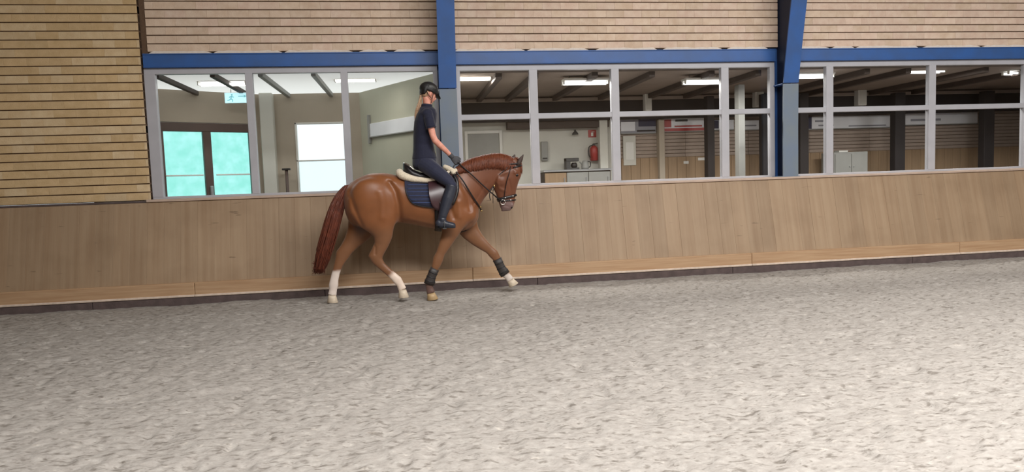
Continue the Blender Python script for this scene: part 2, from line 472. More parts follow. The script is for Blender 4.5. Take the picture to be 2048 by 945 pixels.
o = link('trim_4', MB().box(PIER_X, PIER_X + .075, .0, .2, Z_HEAD, 5.4), M['mortar']); tag(o, 'dark strip painted as a shadow groove between the brick pier and the upper brickwork', 'shadow strip', kind='structure')  # dark strip put in for the shadow line beside the pier
# mortar packing, in pale chips, between beam and brickwork
for i, (a, b) in enumerate(((PIER_X + .1, COL1 - .14), (COL1 + .14, COL2 - .14), (COL2 + .14, COL3 - .14))):
    root = bpy.data.objects.new('trim_%d' % (i + 1), None); C.objects.link(root); root.location = ((a + b) / 2, 0, Z_BEAM)
    tag(root, 'pale mortar packing on top of the %s length of blue beam' % ('first', 'second', 'third')[i], 'mortar packing', kind='structure')
    x = a
    while x < b - .1:
        l = min(random.uniform(.3, 1.1), b - x)
        mb = MB(); n = max(3, int(l / .06)); top = []
        for k in range(n + 1):
            top.append((x + l * k / n, Z_BEAM + (.036 + random.uniform(-.007, .007)) * (1 if 0 < k < n else .3)))
        mb.prism([(x, Z_BEAM - .002), (x + l, Z_BEAM - .002)] + top[::-1], -.05, .03, 1)
        link('mortar_chip', mb, M['white_chip'], root)
        x += l + random.uniform(.03, .12)

# ------------------------------------------------------------------ blue beams and columns
for i, (a, b, w) in enumerate(((PIER_X + .02, COL1 - .1, 'over the teal door'), (COL1 + .1, COL2 - .1, 'between the two blue columns'),
                               (COL2 + .1, COL3 - .1, 'beyond the tapered column'))):
    root = empty('beam', ((a + b) / 2, 0, Z_HEAD), 'blue steel channel beam above the windows ' + w, 'steel beam', 'blue beams above the windows', 'structure')
    link('web', MB().cbox(a, b, -.075, -.06, Z_HEAD + .012, Z_BEAM - .012, .002), M['blue'], root)
    link('flange', MB().cbox(a, b, -.085, .1, Z_BEAM - .016, Z_BEAM, .003), M['blue'], root)
    link('flange', MB().cbox(a, b, -.085, .1, Z_HEAD, Z_HEAD + .016, .003), M['blue'], root)


def column(xc, label):
    """portal-frame column: its front flange leans into the hall higher up"""
    root = empty('column', (xc, 0, Z_SILL), label, 'steel column', 'blue portal columns', 'structure')
    hw = .125
    ys_ = lambda z: -.33 if z < 2.75 else -.33 - .30 * ((z - 2.75) / 1.5) ** 1.15
    zs_low = [Z_SILL + .03, 2.2, 2.86]; zs_up = [2.875, 3.2, 3.6, 4.0, 4.4, 5.2]
    for nm, zs, m_ in (('flange', zs_low, 'blue_grey'), ('flange', zs_up, 'blue')):
        mb = MB(); poly = [(ys_(z), z) for z in zs] + [(ys_(z) + .022, z) for z in zs[::-1]]
        mb.prism(poly, xc - hw, xc + hw, 0)
        o = link(nm, mb, M[m_], root)
        o['label'] = 'grey-blue lower front flange' if m_ == 'blue_grey' else 'blue upper front flange'
    zs = zs_low + zs_up
    link('web', MB().prism([(ys_(z) + .02, z) for z in zs] + [(.05, zs[-1]), (.05, zs[0])], xc - .009, xc + .009, 0), M['web_shade'], root)
    link('flange', MB().box(xc - hw, xc + hw, .05, .075, Z_SILL + .03, 5.2), M['blue'], root)
    link('base_plate', MB().cbox(xc - .15, xc + .15, -.345, .1, Z_SILL + .012, Z_SILL + .032, .003), M['blue_grey'], root)
    mb = MB().box(xc - hw + .004, xc + hw - .004, -.30, .045, 2.86, 2.875)
    link('stiffener', mb, M['blue'], root)


column(COL1, 'blue steel column standing behind the rider')
column(COL2, 'tapered blue steel column at the far end of the four-pane window')
column(COL3, 'blue steel column beyond the last window bay')

# ------------------------------------------------------------------ kickboard: slanted planks, base boards, dark plinth, sill
kb = empty('wall_kickboard', (2, -.5, 0), 'slanted wooden kickboard of upright planks along the arena', 'kickboard', kind='structure')
x = X_L
pl = MB().cbox(0, .2155, 0, .03, 0, math.hypot(.26, 1.12), .0014).mesh('plank'); pl.materials.append(M['plank'])
while x < X_R:
    o = bpy.data.objects.new('plank', pl); C.objects.link(o)
    o.location = (x, -.595 + random.uniform(-.0015, .0015), .283); o.rotation_euler = (-math.atan2(.265, 1.11), 0, 0)
    o.parent = kb; o.matrix_parent_inverse = Matrix.Translation(-kb.location)
    x += .216
link('backing', MB().prism([(-.555, .0), (-.30, 1.395), (-.26, 1.395), (-.40, 0)], X_L, X_R, 0), M['plinth'], kb)
x = X_L
while x < X_R:
    l = random.uniform(3.2, 4.4); b = min(x + l, X_R)
    link('base_board', MB().cbox(x, b - .004, -.645, -.575, .122, .292, .008), M['base_plank'], kb)
    link('dust_edge', MB().cbox(x, b - .004, -.664, -.60, .100, .130, .006), M['dust'], kb)
    x = b
x = X_L
while x < X_R:
    b = min(x + 3.0, X_R)
    link('plinth_board', MB().cbox(x, b - .006, -.648, -.58, -.08, .106, .006), M['plinth'], kb)
    x = b
link('sill', MB().cbox(PIER_X + .02, X_R, -.352, .06, Z_SILL - .012, Z_SILL + .022, .004), M['sill'], kb)
link('sill', MB().cbox(X_L, PIER_X + .015, -.34, -.02, Z_SILL - .018, Z_SILL + .008, .004), M['plinth'], kb)

# ------------------------------------------------------------------ windows
Z_W0 = Z_SILL + .02


def window(n, label, x0, x1, mulls, transom, mw=.062):
    root = empty('window_%d' % n, ((x0 + x1) / 2, 0, Z_W0), label, 'window', kind='structure')
    fy0, fy1 = -.035, .045
    hd = .085
    link('head_rail', MB().cbox(x0, x1, fy0, fy1, Z_HEAD - hd, Z_HEAD - .001, .004), M['alu'], root)
    link('bottom_rail', MB().cbox(x0, x1, fy0, fy1, Z_W0, Z_W0 + .035, .004), M['alu'], root)
    edges = [x0] + mulls + [x1]
    for i, xm in enumerate(edges):
        w = .145 if (i == 0 and n == 1) else mw * 1.3 if i in (0, len(edges) - 1) else mw * 1.0
        a, b = (xm, xm + w) if i == 0 else (xm - w, xm) if i == len(edges) - 1 else (xm - w, xm + w)
        link('jamb' if i in (0, len(edges) - 1) else 'mullion', MB().cbox(a, b, fy0 - .004, fy1 + .004, Z_W0 + .03, Z_HEAD - hd + .004, .004), M['alu'], root)
    for i in range(len(edges) - 1):
        a, b = edges[i] + .03, edges[i + 1] - .03
        if transom:
            link('transom', MB().cbox(a, b, fy0 + .002, fy1 - .002, transom - .04, transom + .04, .004), M['alu'], root)
            zz = [(Z_W0 + .02, transom - .03), (transom + .03, Z_HEAD - hd + .02)]
        else:
            zz = [(Z_W0 + .02, Z_HEAD - hd + .02)]
        for z0, z1 in zz:
            link('pane', MB().box(a, b, .002, .008, z0, z1), M['glass'], root)
    return root


TR = PZ(1230, 229, 0)
window(1, 'wide three-pane window in front of the room with the teal door', PIER_X + .004, COL1 - .125, [PX(505, 0), PX(694, 0)], None, .05)
window(2, 'eight-pane window with a transom between the two blue columns', COL1 + .125, COL2 - .1, [PX(1069, 0), PX(1231, 0), PX(1449, 0)], TR)
window(3, 'window with a transom to the right of the tapered blue column', COL2 + .1, COL3 - .1, [PX(1657, 0), PX(1861, 0), PX(2050, 0)], TR)

# ------------------------------------------------------------------ rooms behind the glass
FLZ = .72
YB = 2.6                      # back wall of the bright room
CEIL = PZ(620, 187, YB)
A0 = (PX(262, 1.5), 1.5); A1 = (PX(519, YB), YB); A2 = (PX(722, YB), YB); A3 = (COL1 + .02, .2)
YD = 3.5                      # back wall of the dark room
CEIL2 = PZ(1000, 199, YD)
XD1 = X_R + 4.5


def wall_seg(name, label, p, q, z0, z1, m_, th=.12, holes=(), cat='wall'):
    """upright wall from p to q (plan), with rectangular openings (s0,s1,z0,z1) measured along it"""
    p = np.array(p, float); q = np.array(q, float); d = q - p; L_ = np.linalg.norm(d); d /= L_
    nrm = np.array([-d[1], d[0]])
    cuts = sorted({0.0, L_} | {h[0] for h in holes} | {h[1] for h in holes})
    mb = MB()
    for a, b in zip(cuts[:-1], cuts[1:]):
        spans = [(z0, z1)]
        for h in holes:
            if h[0] <= a + 1e-6 and h[1] >= b - 1e-6:
                spans = [(z0, h[2]), (h[3], z1)]
        for s0, s1 in spans:
            if s1 - s0 < 1e-4: continue
            c = [p + d * a, p + d * b, p + d * b + nrm * th, p + d * a + nrm * th]
            mb.prism([tuple(k) for k in c], s0, s1, 2)
    o = link(name, mb, m_)
    tag(o, label, cat, kind='structure')
    return o, p, d, nrm


def along(p, q, px, py):
    """distance along the plan line p-q at which the sight line of the pixel crosses it, and its height"""
    p = np.array(p, float); q = np.array(q, float); d = q - p; L_ = np.linalg.norm(d); d /= L_
    r = FW + RT * ((px - IW / 2) / F) - UP * ((py - IH / 2) / F)
    A = np.array([[r[0], -d[0]], [r[1], -d[1]]])
    t, s_ = np.linalg.solve(A, p - CAM[:2])
    return float(s_), float(CAM[2] + t * r[2])


# bright room
s0, zd = along(A0, A1, 318, 243); s1, _ = along(A0, A1, 506, 249)
wall_seg('wall_door', 'beige wall holding the brown double door', A0, A1, FLZ, CEIL, M['room_wall'], holes=[(s0, s1, FLZ, zd)])
b0, bz1 = along(A1, A2, 589, 246); b1, _ = along(A1, A2, 697, 246); _, bz0 = along(A1, A2, 640, 384)
wall_seg('wall_back', 'beige wall around the bright daylight opening', A1, A2, FLZ, CEIL, M['room_wall'], holes=[(b0, b1, bz0 - .25, bz1)])
wall_seg('wall_side', 'sage plaster wall behind the rider with a pale board on it', A2, A3, FLZ, CEIL, M['room_green'])
wall_seg('wall_end', 'beige end wall of the bright room hidden by the pier', (A0[0], .25), A0, FLZ, CEIL, M['room_wall'])
o = link('floor_room', MB().box(A0[0] - .2, XD1, .07, YD + .3, FLZ - .15, FLZ), M['room_floor']); tag(o, 'raised brown floor of the rooms behind the glass', 'floor', kind='structure')
o = link('ceiling_bright', MB().add([(A0[0] - .1, .12, CEIL), (A3[0], .12, CEIL), (A3[0], .3, CEIL), (A2[0] + .05, YB + .1, CEIL), (A0[0] - .1, YB + .1, CEIL)], [(0, 1, 2, 3, 4)]), M['ceiling_white'])
tag(o, 'white panelled ceiling of the room with the teal door', 'ceiling', kind='structure')
for a, lab in ((322, 'nearest the pier'), (432, 'above the exit sign'), (526, 'beside the pillar'), (630, 'above the bright opening')):
    xb = PX(a, .35, 150)
    o = link('ceiling_beam', MB().cbox(xb - .035, xb + .035, .14, YB - .02, CEIL - .07, CEIL + .002, .006), M['grey_paint' if a > 500 else 'dark_beam'])
    tag(o, 'slim ceiling beam ' + lab, 'beam', 'beams under the white ceiling', 'structure')

# pale pillar in the corner of the bright room
px0 = PX(523, YB - .1); px1 = PX(549, YB - .1)
o = link('wall_pillar', MB().cbox(px0, px1, YB - .18, YB + .02, FLZ, CEIL, .01), M['room_white']); tag(o, 'pale pillar between the teal door and the bright opening', 'pillar', kind='structure')

# brown double door with green tinted panes
pA = np.array(A0); dA = (np.array(A1) - pA); dA /= np.linalg.norm(dA); nA = np.array([-dA[1], dA[0]])
angA = math.atan2(dA[1], dA[0])


def on_wall(root_loc, ang, name, mb, m_, parent):
    o = link(name, mb, m_); o.parent = parent
    return o


door = empty('door_1', (*(pA + dA * s0), FLZ), 'brown double door with two teal glass leaves', 'door', kind='structure')
door.rotation_euler = (0, 0, angA)
DW = s1 - s0; DH = zd - FLZ
_, zp = along(A0, A1, 365, 264); zp -= FLZ
sA, _ = along(A0, A1, 322, 300); sB, _ = along(A0, A1, 408, 300); sC, _ = along(A0, A1, 424, 300); sD, _ = along(A0, A1, 501, 300)
rel = [v - s0 for v in (sA, sB, sC, sD)]
def dpart(nm, x0, x1, y0, y1, z0, z1, m_, c=.006):
    o = link(nm, MB().cbox(x0, x1, y0, y1, z0, z1, c), M[m_]); o.parent = door; return o
dpart('lintel', 0, DW, .0, .1, zp + .01, DH - .01, 'door_brown')
dpart('jamb', 0, max(rel[0], .05), 0, .1, 0, zp + .01, 'door_brown')
dpart('jamb', rel[3], DW, 0, .1, 0, zp + .01, 'door_brown')
dpart('meeting_stile', rel[1], rel[2], .0, .08, 0, zp + .01, 'door_brown')
for a, b in ((rel[0], rel[1]), (rel[2], rel[3])):
    o = link('pane', MB().box(a, b, .04, .048, .05, zp + .01), M['pane_teal']); o.parent = door
    dpart('bottom_rail', a, b, .01, .07, 0, .35, 'door_brown')
    zc = PZ(360, 352, 2.0) - FLZ
    dpart('push_bar', a + .04, b - .04, -.03, -.005, zc - .012, zc + .012, 'white_paint', .004)
o = dpart('handle', rel[1] + .05, rel[2] - .03, -.05, -.002, PZ(414, 384, 2.2) - FLZ - .1, PZ(414, 384, 2.2) - FLZ + .1, 'steel', .01)

# bright daylight opening
bx0 = A1[0] + b0; bx1 = A1[0] + b1
win = empty('window_4', ((bx0 + bx1) / 2, YB, bz0 - .25), 'bright white daylight opening with a pale blue lower half', 'window', kind='structure')
zm = PZ(640, 321, YB)
for nm, bxs in (('jamb', (bx0, bx0 + .03, bz0 - .25, bz1)), ('jamb', (bx1 - .03, bx1, bz0 - .25, bz1)), ('head_rail', (bx0, bx1, bz1 - .03, bz1)), ('mid_rail', (bx0, bx1, zm - .012, zm + .012))):
    link(nm, MB().cbox(bxs[0], bxs[1], YB - .02, YB + .08, bxs[2], bxs[3], .004), M['white_paint'], win)
link('pane', MB().box(bx0 + .02, bx1 - .02, YB + .03, YB + .036, zm + .01, bz1 - .02), M['pane_clear'], win)
link('pane', MB().box(bx0 + .02, bx1 - .02, YB + .03, YB + .036, bz0 - .25, zm - .01), M['pane_cyan'], win)

# exit sign hanging from the ceiling in front of the door wall
YS = 1.9
ex0, ez1 = P(449, 186, YS)[0], PZ(470, 186, YS); ex1 = P(497, 186, YS)[0]; ez0 = PZ(470, 206, YS)
sg = empty('exit_sign', ((ex0 + ex1) / 2, YS, ez0), 'small backlit pale cyan exit sign under the white ceiling', 'exit sign')
link('housing', MB().cbox(ex0 - .008, ex1 + .008, YS + .004, YS + .06, ez0 - .008, ez1 + .008, .006), M['white_paint'], sg)
link('face', MB().cbox(ex0, ex1, YS - .004, YS + .006, ez0, ez1, .002), M['exit_face'], sg)
ew, eh = ex1 - ex0, ez1 - ez0
mk = MB()
mk.box(ex0 + ew * .56, ex0 + ew * .80, YS - .007, YS - .003, ez0 + eh * .62, ez0 + eh * .70)      # arrow shaft
mk.prism([(ex0 + ew * .80, ez0 + eh * .52), (ex0 + ew * .92, ez0 + eh * .66), (ex0 + ew * .80, ez0 + eh * .80)], YS - .007, YS - .003, 1)
link('arrow', mk, M['exit_mark'], sg)
mk = MB().ball((ex0 + ew * .30, YS - .005, ez0 + eh * .80), (eh * .09, .003, eh * .09), 8, 5)
for a, b in (((.29, .68), (.25, .42)), ((.25, .42), (.33, .30)), ((.33, .30), (.31, .12)), ((.25, .42), (.18, .28)), ((.18, .28), (.10, .26)), ((.28, .66), (.38, .56)), ((.28, .66), (.18, .56))):
    mk.tube([(ex0 + ew * a[0], YS - .005, ez0 + eh * a[1]), (ex0 + ew * b[0], YS - .005, ez0 + eh * b[1])], .008, 6)
link('running_figure', mk, M['exit_mark'], sg)
for xx in (ex0 + ew * .25, ex0 + ew * .75):
    link('hanger', MB().tube([(xx, YS + .03, ez1), (xx, YS + .03, CEIL + .004)], .006, 6), M['grey_paint'], sg)

# fluorescent twin-tube lights
def lamp(px0, px1, py, Y, ceil, label, skew=0.0):
    a = P(px0, py, Y); b = P(px1, py, Y); z = .5 * (a[2] + b[2])
    root = empty('ceiling_light', (.5 * (a[0] + b[0]), Y, z), label, 'ceiling light', 'twin-tube lights behind the glass')
    L_ = b[0] - a[0]; xc = .5 * (a[0] + b[0])
    link('housing', MB().cbox(xc - L_ / 2, xc + L_ / 2, Y - .05, Y + .17, z + .035, z + .075, .006), M['white_paint'], root)
    for dy in (0, .12):
        link('tube', MB().tube([(xc - L_ / 2 + .01, Y + dy, z + dy * skew), (xc + L_ / 2 - .01, Y + dy, z)], .017, 10), M['tube'], root, True)
        for s_ in (-1, 1):
            link('socket', MB().cbox(xc + s_ * (L_ / 2 - .008) - .01, xc + s_ * (L_ / 2 - .008) + .01, Y + dy - .02, Y + dy + .02, z - .02, z + .037, .003), M['white_paint'], root)
    if ceil > z + .09:
        for s_ in (-.35, .35):
            link('hanger', MB().tube([(xc + s_ * L_, Y + .06, z + .07), (xc + s_ * L_, Y + .06, ceil + .004)], .006, 6), M['grey_paint'], root)
    l = bpy.data.lights.new('tube_glow', 'AREA'); l.shape = 'RECTANGLE'; l.size = L_; l.size_y = .16; l.energy = LAMP_W; l.color = (1, .96, .9)
    lo = bpy.data.objects.new('tube_glow', l); C.objects.link(lo); lo.location = (xc, Y + .06, z - .03); lo.parent = root
    lo.matrix_parent_inverse = Matrix.Translation(-Vector(root.location))
    return root


LAMP_W = 7
lamp(395, 492, 168, 1.0, CEIL, 'twin-tube ceiling light just above the exit sign')
lamp(668, 752, 160, 1.0, CEIL, 'twin-tube ceiling light to the left of the rider\'s helmet')
LAMP_W = 46
lamp(905, 983, 157, .5, CEIL2, 'twin-tube ceiling light right beside the column behind the rider')
lamp(1127, 1217, 166, .5, CEIL2, 'twin-tube ceiling light above the red fire extinguisher')
lamp(1370, 1449, 165, .5, CEIL2, 'twin-tube ceiling light above the red and white banner')
lamp(1591, 1668, 153, .5, CEIL2, 'twin-tube ceiling light touching the tapered column')
lamp(1806, 1890, 143, .5, CEIL2, 'twin-tube ceiling light in the last big pane')
lamp(2016, 2096, 146, .5, CEIL2, 'added twin-tube ceiling light outermost along the window wall')  # extra lamp added to brighten the unlit end of the dark room

# pale board and shelf lines on the side wall
pS = np.array(A2, float); dS = np.array(A3, float) - pS; dS /= np.linalg.norm(dS); angS = math.atan2(dS[1], dS[0])
a0, az1 = along(A2, A3, 742, 248); a1, _ = along(A2, A3, 862, 240); _, az0 = along(A2, A3, 742, 274)
bd = empty('wall_board', (*(pS + dS * a0), az0), 'long pale board fixed to the sage wall behind the rider', 'board'); bd.rotation_euler = (0, 0, angS)
for nm, q, m_ in (('panel', (0, a1 - a0, -.03, .0, 0, az1 - az0), 'banner_white'), ('ledge', (0, a1 - a0, -.05, .0, -.02, 0), 'grey_paint'), ('bracket', (-.05, 0, -.05, 0, -.12, az1 - az0 + .16), 'grey_paint')):
    o = link(nm, MB().cbox(*q, .004), M[m_]); o.parent = bd
# thin stanchion against the beige wall
xx = PX(568, YB - .25)
ps = empty('post_stand', (xx, YB - .25, FLZ), 'thin brown stand with a dark top beside the bright opening', 'stand')
zt = PZ(568, 340, YB - .25)
link('pole', MB().tube([(xx, YB - .25, FLZ + .02), (xx, YB - .25, zt)], .028, 10), M['door_brown'], ps, True)
link('top', MB().cbox(xx - .07, xx + .07, YB - .3, YB - .2, zt - .01, zt + .025, .006), M['black'], ps)
link('base', MB().tube([(xx, YB - .25, FLZ), (xx, YB - .25, FLZ + .025)], .14, 18), M['black'], ps)

# dark room: walls and ceiling
ZL = PZ(1150, 244, YD)              # underside of the dark fascia
o = link('ceiling_dark', MB().box(A3[0] - .03, XD1, .12, YD + .2, CEIL2, CEIL2 + .1), M['ceiling_brown']); tag(o, 'brown panelled ceiling of the dark room behind the four-pane window', 'ceiling', kind='structure')
for i, a in enumerate((990, 1060, 1175, 1285, 1400, 1490, 1700, 1780, 1930, 2030)):
    xb = PX(a, .6, 165)
    o = link('ceiling_beam', MB().cbox(xb - .05, xb + .05, .14, YD - .05, CEIL2 - .09, CEIL2 + .002, .006), M['dark_beam'])
    tag(o, '%s dark ceiling beam along from the column behind the rider' % ('first second third fourth fifth sixth seventh eighth ninth tenth'.split()[i]), 'beam', 'beams under the brown ceiling', 'structure')
o = link('wall_fascia', MB().cbox(A3[0] + .1, XD1, YD - .35, YD - .25, ZL, CEIL2 - .10, .006), M['black_board']); tag(o, 'near black fascia band under the brown ceiling', 'fascia', kind='structure')
o = link('trim_8', MB().cbox(A3[0] + .1, XD1, YD - .36, YD - .24, CEIL2 - .10, CEIL2 - .03, .006), M['ceiling_brown']); tag(o, 'pale strip along the top of the dark fascia', 'trim', kind='structure')
XW = PX(1240, YD)
wall_seg('wall_white', 'off-white wall with door and wash counter', (A3[0], YD), (XW, YD), FLZ, CEIL2, M['room_white'])
wall_seg('wall_partition', 'plaster wall closing the dark room beside the rider', (A3[0], YD), (A3[0], .25), FLZ, CEIL2, M['room_white'])
wall_seg('wall_end_2', 'grey end wall of the dark room', (XD1, .1), (XD1, YD), FLZ, CEIL2, M['dark_beam'])
# rows and boarding added in place of the opposite wall's reflection (XW..XD1)
bw = link('wall_rear', MB().box(XW, XD1, YD, YD + .12, FLZ, CEIL2), M['mortar']); tag(bw, 'grey brown wall standing in for reflected brickwork and kickboard', 'wall', kind='structure')
zs_ = PZ(1380, 313, YD)
z = zs_
while z < ZL + .1:
    x = XW
    while x < XD1:
        b = min(x + 1.4, XD1)
        link('wall_row', MB().cbox(x, b - .004, YD - .02, YD + .01, z, z + .066, .004), M['back_brick'], bw)
        x = b
    z += .075
x = XW
while x < XD1:
    link('boarding_plank', MB().cbox(x, min(x + .196, XD1), YD - .06, YD, FLZ, zs_ - .004, .004), M['back_wood'], bw)
    x += .2

# white door
dx0 = PX(928, YD); dx1 = PX(1003, YD); dz = PZ(965, 262, YD)
dr = empty('door_2', ((dx0 + dx1) / 2, YD, FLZ), 'white door behind the horse\'s crest', 'door', kind='structure')
link('leaf', MB().cbox(dx0 + .06, dx1 - .06, YD - .05, YD - .01, FLZ, dz - .06, .006), M['grey_paint'], dr)
for q in ((dx0, dx0 + .06, FLZ, dz), (dx1 - .06, dx1, FLZ, dz), (dx0 + .06, dx1 - .06, dz - .06, dz)):
    link('casing', MB().cbox(q[0], q[1], YD - .075, YD, q[2], q[3], .005), M['white_paint'], dr)
link('handle', MB().cbox(dx1 - .16, dx1 - .06, YD - .1, YD - .08, FLZ + 1.02, FLZ + 1.05, .004), M['steel'], dr)
# brown rail over the counter
o = link('trim_9', MB().cbox(PX(1012, YD), PX(1212, YD), YD - .24, YD - .0, PZ(1120, 258, YD), ZL + .02, .006), M['dark_beam']); tag(o, 'brown boxed beam above the wash counter', 'beam', kind='structure')
# counter
cx0 = PX(1084, YD - .6); cx1 = PX(1222, YD - .6); cz = PZ(1150, 339, YD - .6)
ct = empty('wash_counter', ((cx0 + cx1) / 2, YD - .3, FLZ), 'steel topped wash counter against the white wall', 'counter')
link('worktop', MB().cbox(cx0, cx1, YD - .62, YD - .005, cz - .04, cz, .006), M['steel'], ct)
link('carcass', MB().cbox(cx0 + .02, cx1 - .02, YD - .57, YD - .01, FLZ + .08, cz - .04, .004), M['dark_beam'], ct)
nd = 3
for k in range(nd):
    a = cx0 + .03 + (cx1 - cx0 - .06) * k / nd; b = cx0 + .03 + (cx1 - cx0 - .06) * (k + 1) / nd - .01
    d_ = link('cabinet_door', MB().cbox(a, b, YD - .595, YD - .57, FLZ + .1, cz - .06, .004), M['grey_paint' if k else 'back_wood'], ct)
    link('handle', MB().cbox(b - .05, b - .035, YD - .62, YD - .595, cz - .3, cz - .16, .003), M['steel'], d_)
link('plinth', MB().box(cx0 + .05, cx1 - .05, YD - .52, YD - .02, FLZ, FLZ + .08), M['black'], ct)
# small things on the counter
kx = PX(1141, YD - .35)
k_ = empty('coffee_maker', (kx, YD - .35, cz), 'dark grey coffee maker on the steel counter', 'coffee maker')
link('base', MB().cbox(kx - .13, kx + .13, YD - .47, YD - .25, cz, cz + .035, .006), M['dark_grey'], k_)
link('tower', MB().cbox(kx - .13, kx - .04, YD - .45, YD - .26, cz + .03, cz + .22, .006), M['dark_grey'], k_)
link('head', MB().cbox(kx - .13, kx + .13, YD - .46, YD - .25, cz + .16, cz + .23, .008), M['dark_grey'], k_)
link('jug', MB().loft([((kx + .05, YD - .36, cz + .037 + h), (r_, 0, 0), (0, r_, 0)) for h, r_ in ((0, .05), (.03, .065), (.07, .06), (.1, .045))], 16), M['black'], k_, True)
kx = PX(1168, YD - .35)
k_ = empty('kettle', (kx, YD - .35, cz), 'small grey kettle beside the coffee maker', 'kettle')
link('body', MB().loft([((kx, YD - .35, cz + h), (r_, 0, 0), (0, r_, 0)) for h, r_ in ((0, .07), (.05, .078), (.12, .065), (.16, .05), (.175, .02))], 18), M['grey_paint'], k_, True)
link('handle', MB().tube(catmull([(kx + .05, YD - .35, cz + .15), (kx + .11, YD - .35, cz + .14), (kx + .11, YD - .35, cz + .06), (kx + .07, YD - .35, cz + .03)]), .01, 8), M['black'], k_, True)
link('spout', MB().tube([(kx - .06, YD - .35, cz + .1), (kx - .11, YD - .35, cz + .15)], [.018, .01], 8), M['grey_paint'], k_, True)
# fire extinguisher and its sign on the wall
fx = PX(1187, YD - .1); fz0 = PZ(1187, 322, YD - .1); fz1 = PZ(1187, 288, YD - .1); fh = fz1 - fz0
fe = empty('fire_extinguisher', (fx, YD - .1, fz0), 'red fire extinguisher hanging on the white wall', 'fire extinguisher')
link('cylinder', MB().loft([((fx, YD - .09, fz0 + fh * h), (r_, 0, 0), (0, r_, 0)) for h, r_ in ((0, .06), (.03, .082), (.72, .082), (.84, .06), (.9, .025))], 20), M['red'], fe, True)
link('valve', MB().cbox(fx - .025, fx + .025, YD - .115, YD - .065, fz0 + fh * .88, fz0 + fh * 1.0, .005), M['black'], fe)
link('lever', MB().tube([(fx - .02, YD - .09, fz0 + fh * .98), (fx + .09, YD - .09, fz0 + fh * 1.04)], .01, 6), M['black'], fe)
link('hose', MB().tube(catmull([(fx - .02, YD - .1, fz0 + fh * .93), (fx - .11, YD - .12, fz0 + fh * .8), (fx - .115, YD - .12, fz0 + fh * .4), (fx - .09, YD - .13, fz0 + fh * .2)]), .012, 8), M['black'], fe, True)
link('bracket', MB().cbox(fx - .03, fx + .03, YD - .02, YD, fz0 + fh * .55, fz0 + fh * .7, .004), M['grey_paint'], fe)
sx0, sx1 = PX(1176, YD), PX(1192, YD); sz0, sz1 = PZ(1184, 275, YD), PZ(1184, 260, YD)
fs = empty('fire_sign', ((sx0 + sx1) / 2, YD, sz0), 'square red sign above the fire extinguisher', 'sign')
link('plate', MB().cbox(sx0, sx1, YD - .012, YD, sz0, sz1, .002), M['red'], fs)
mk = MB().box(sx0 + .35 * (sx1 - sx0), sx0 + .62 * (sx1 - sx0), YD - .016, YD - .011, sz0 + .15 * (sz1 - sz0), sz0 + .62 * (sz1 - sz0))
mk.box(sx0 + .42 * (sx1 - sx0), sx0 + .78 * (sx1 - sx0), YD - .016, YD - .011, sz0 + .68 * (sz1 - sz0), sz0 + .76 * (sz1 - sz0))
link('pictogram', mk, M['white_paint'], fs)
# dispenser strip and small wall lamp on the white wall
gx0, gx1 = PX(1080, YD), PX(1093, YD)
o = empty('towel_dispenser', (gx0, YD, PZ(1086, 322, YD)), 'narrow grey dispenser on the white wall left of the counter', 'dispenser')
link('body', MB().cbox(gx0, gx1, YD - .09, YD, PZ(1086, 322, YD), PZ(1086, 284, YD), .01), M['grey_paint'], o)
link('slot', MB().cbox(gx0 + .02, gx1 - .02, YD - .096, YD - .088, PZ(1086, 319, YD), PZ(1086, 316, YD), .002), M['black'], o)
hx = PX(1148, YD); hz = PZ(1148, 270, YD)
o = empty('wall_lamp', (hx, YD, hz), 'little dark conical lamp on the white wall over the counter', 'lamp')
link('shade', MB().loft([((hx, YD - .1, hz + h), (r_, 0, 0), (0, r_, 0)) for h, r_ in ((0, .07), (.03, .055), (.07, .02), (.1, .012))], 14), M['dark_grey'], o, True)
link('bracket', MB().tube([(hx, YD - .1, hz + .09), (hx, YD, hz + .09)], .01, 6), M['dark_grey'], o)

# posts behind the glass; the dark ones stand in for reflected hall columns
def inner_post(px0, px1, Y, m_, label, z1=None):
    x0, x1 = PX(px0, Y), PX(px1, Y)
    o = link('post', MB().cbox(x0, x1, Y - .12, Y + .05, FLZ, CEIL2 - .10 if z1 is None else z1, .008), M[m_])
    tag(o, label, 'post', 'posts inside the dark room', 'structure')


inner_post(1196, 1212, YD - .15, 'room_white', 'off-white post beside the fire extinguisher')
inner_post(1314, 1325, YD - .06, 'room_wall', 'slim beige post left of the red and white banner', ZL)
inner_post(1410, 1424, YD - .7, 'black_board', 'imitated reflection of a dark post right of the red and white banner')
inner_post(1472, 1484, 1.2, 'grey_paint', 'slim pale grey post just behind the glass left of the tapered column')
inner_post(1520, 1546, YD - .9, 'black_board', 'imitated reflection of a wide black post hidden partly by the tapered column')
inner_post(1594, 1611, YD - .9, 'black_board', 'imitated reflection of a dark post right behind the tapered column')
inner_post(1783, 1803, YD - .7, 'black_board', 'imitated reflection of a dark post in the middle of the last big pane')
inner_post(1960, 1980, YD - .7, 'black_board', 'imitated reflection of a dark post outermost along the rear wall')


def box_reflected(px0, px1, py0, py1, label):  # pale boxes added in place of reflections in the glass
    Y = YD - .5
    x0, x1 = PX(px0, Y), PX(px1, Y); z1, z0 = PZ(px0, py0, Y), PZ(px0, py1, Y)
    o = empty('box_reflection', ((x0 + x1) / 2, Y, z0), label, 'reflected box', 'pale boxes imitating reflections on the dark fascia')
    link('cabinet', MB().cbox(x0, x1, Y, Y + .16, z0, z1, .012), M['white_paint'], o)
    link('box_front', MB().cbox(x0 + .02, x1 - .02, Y - .008, Y + .004, z0 + .03, z1 - .03, .003), M['room_white'], o)
    link('bracket', MB().cbox(x0 + .03, x1 - .03, Y + .15, Y + .26, (z0 + z1) / 2 - .03, (z0 + z1) / 2 + .03, .004), M['grey_paint'], o)


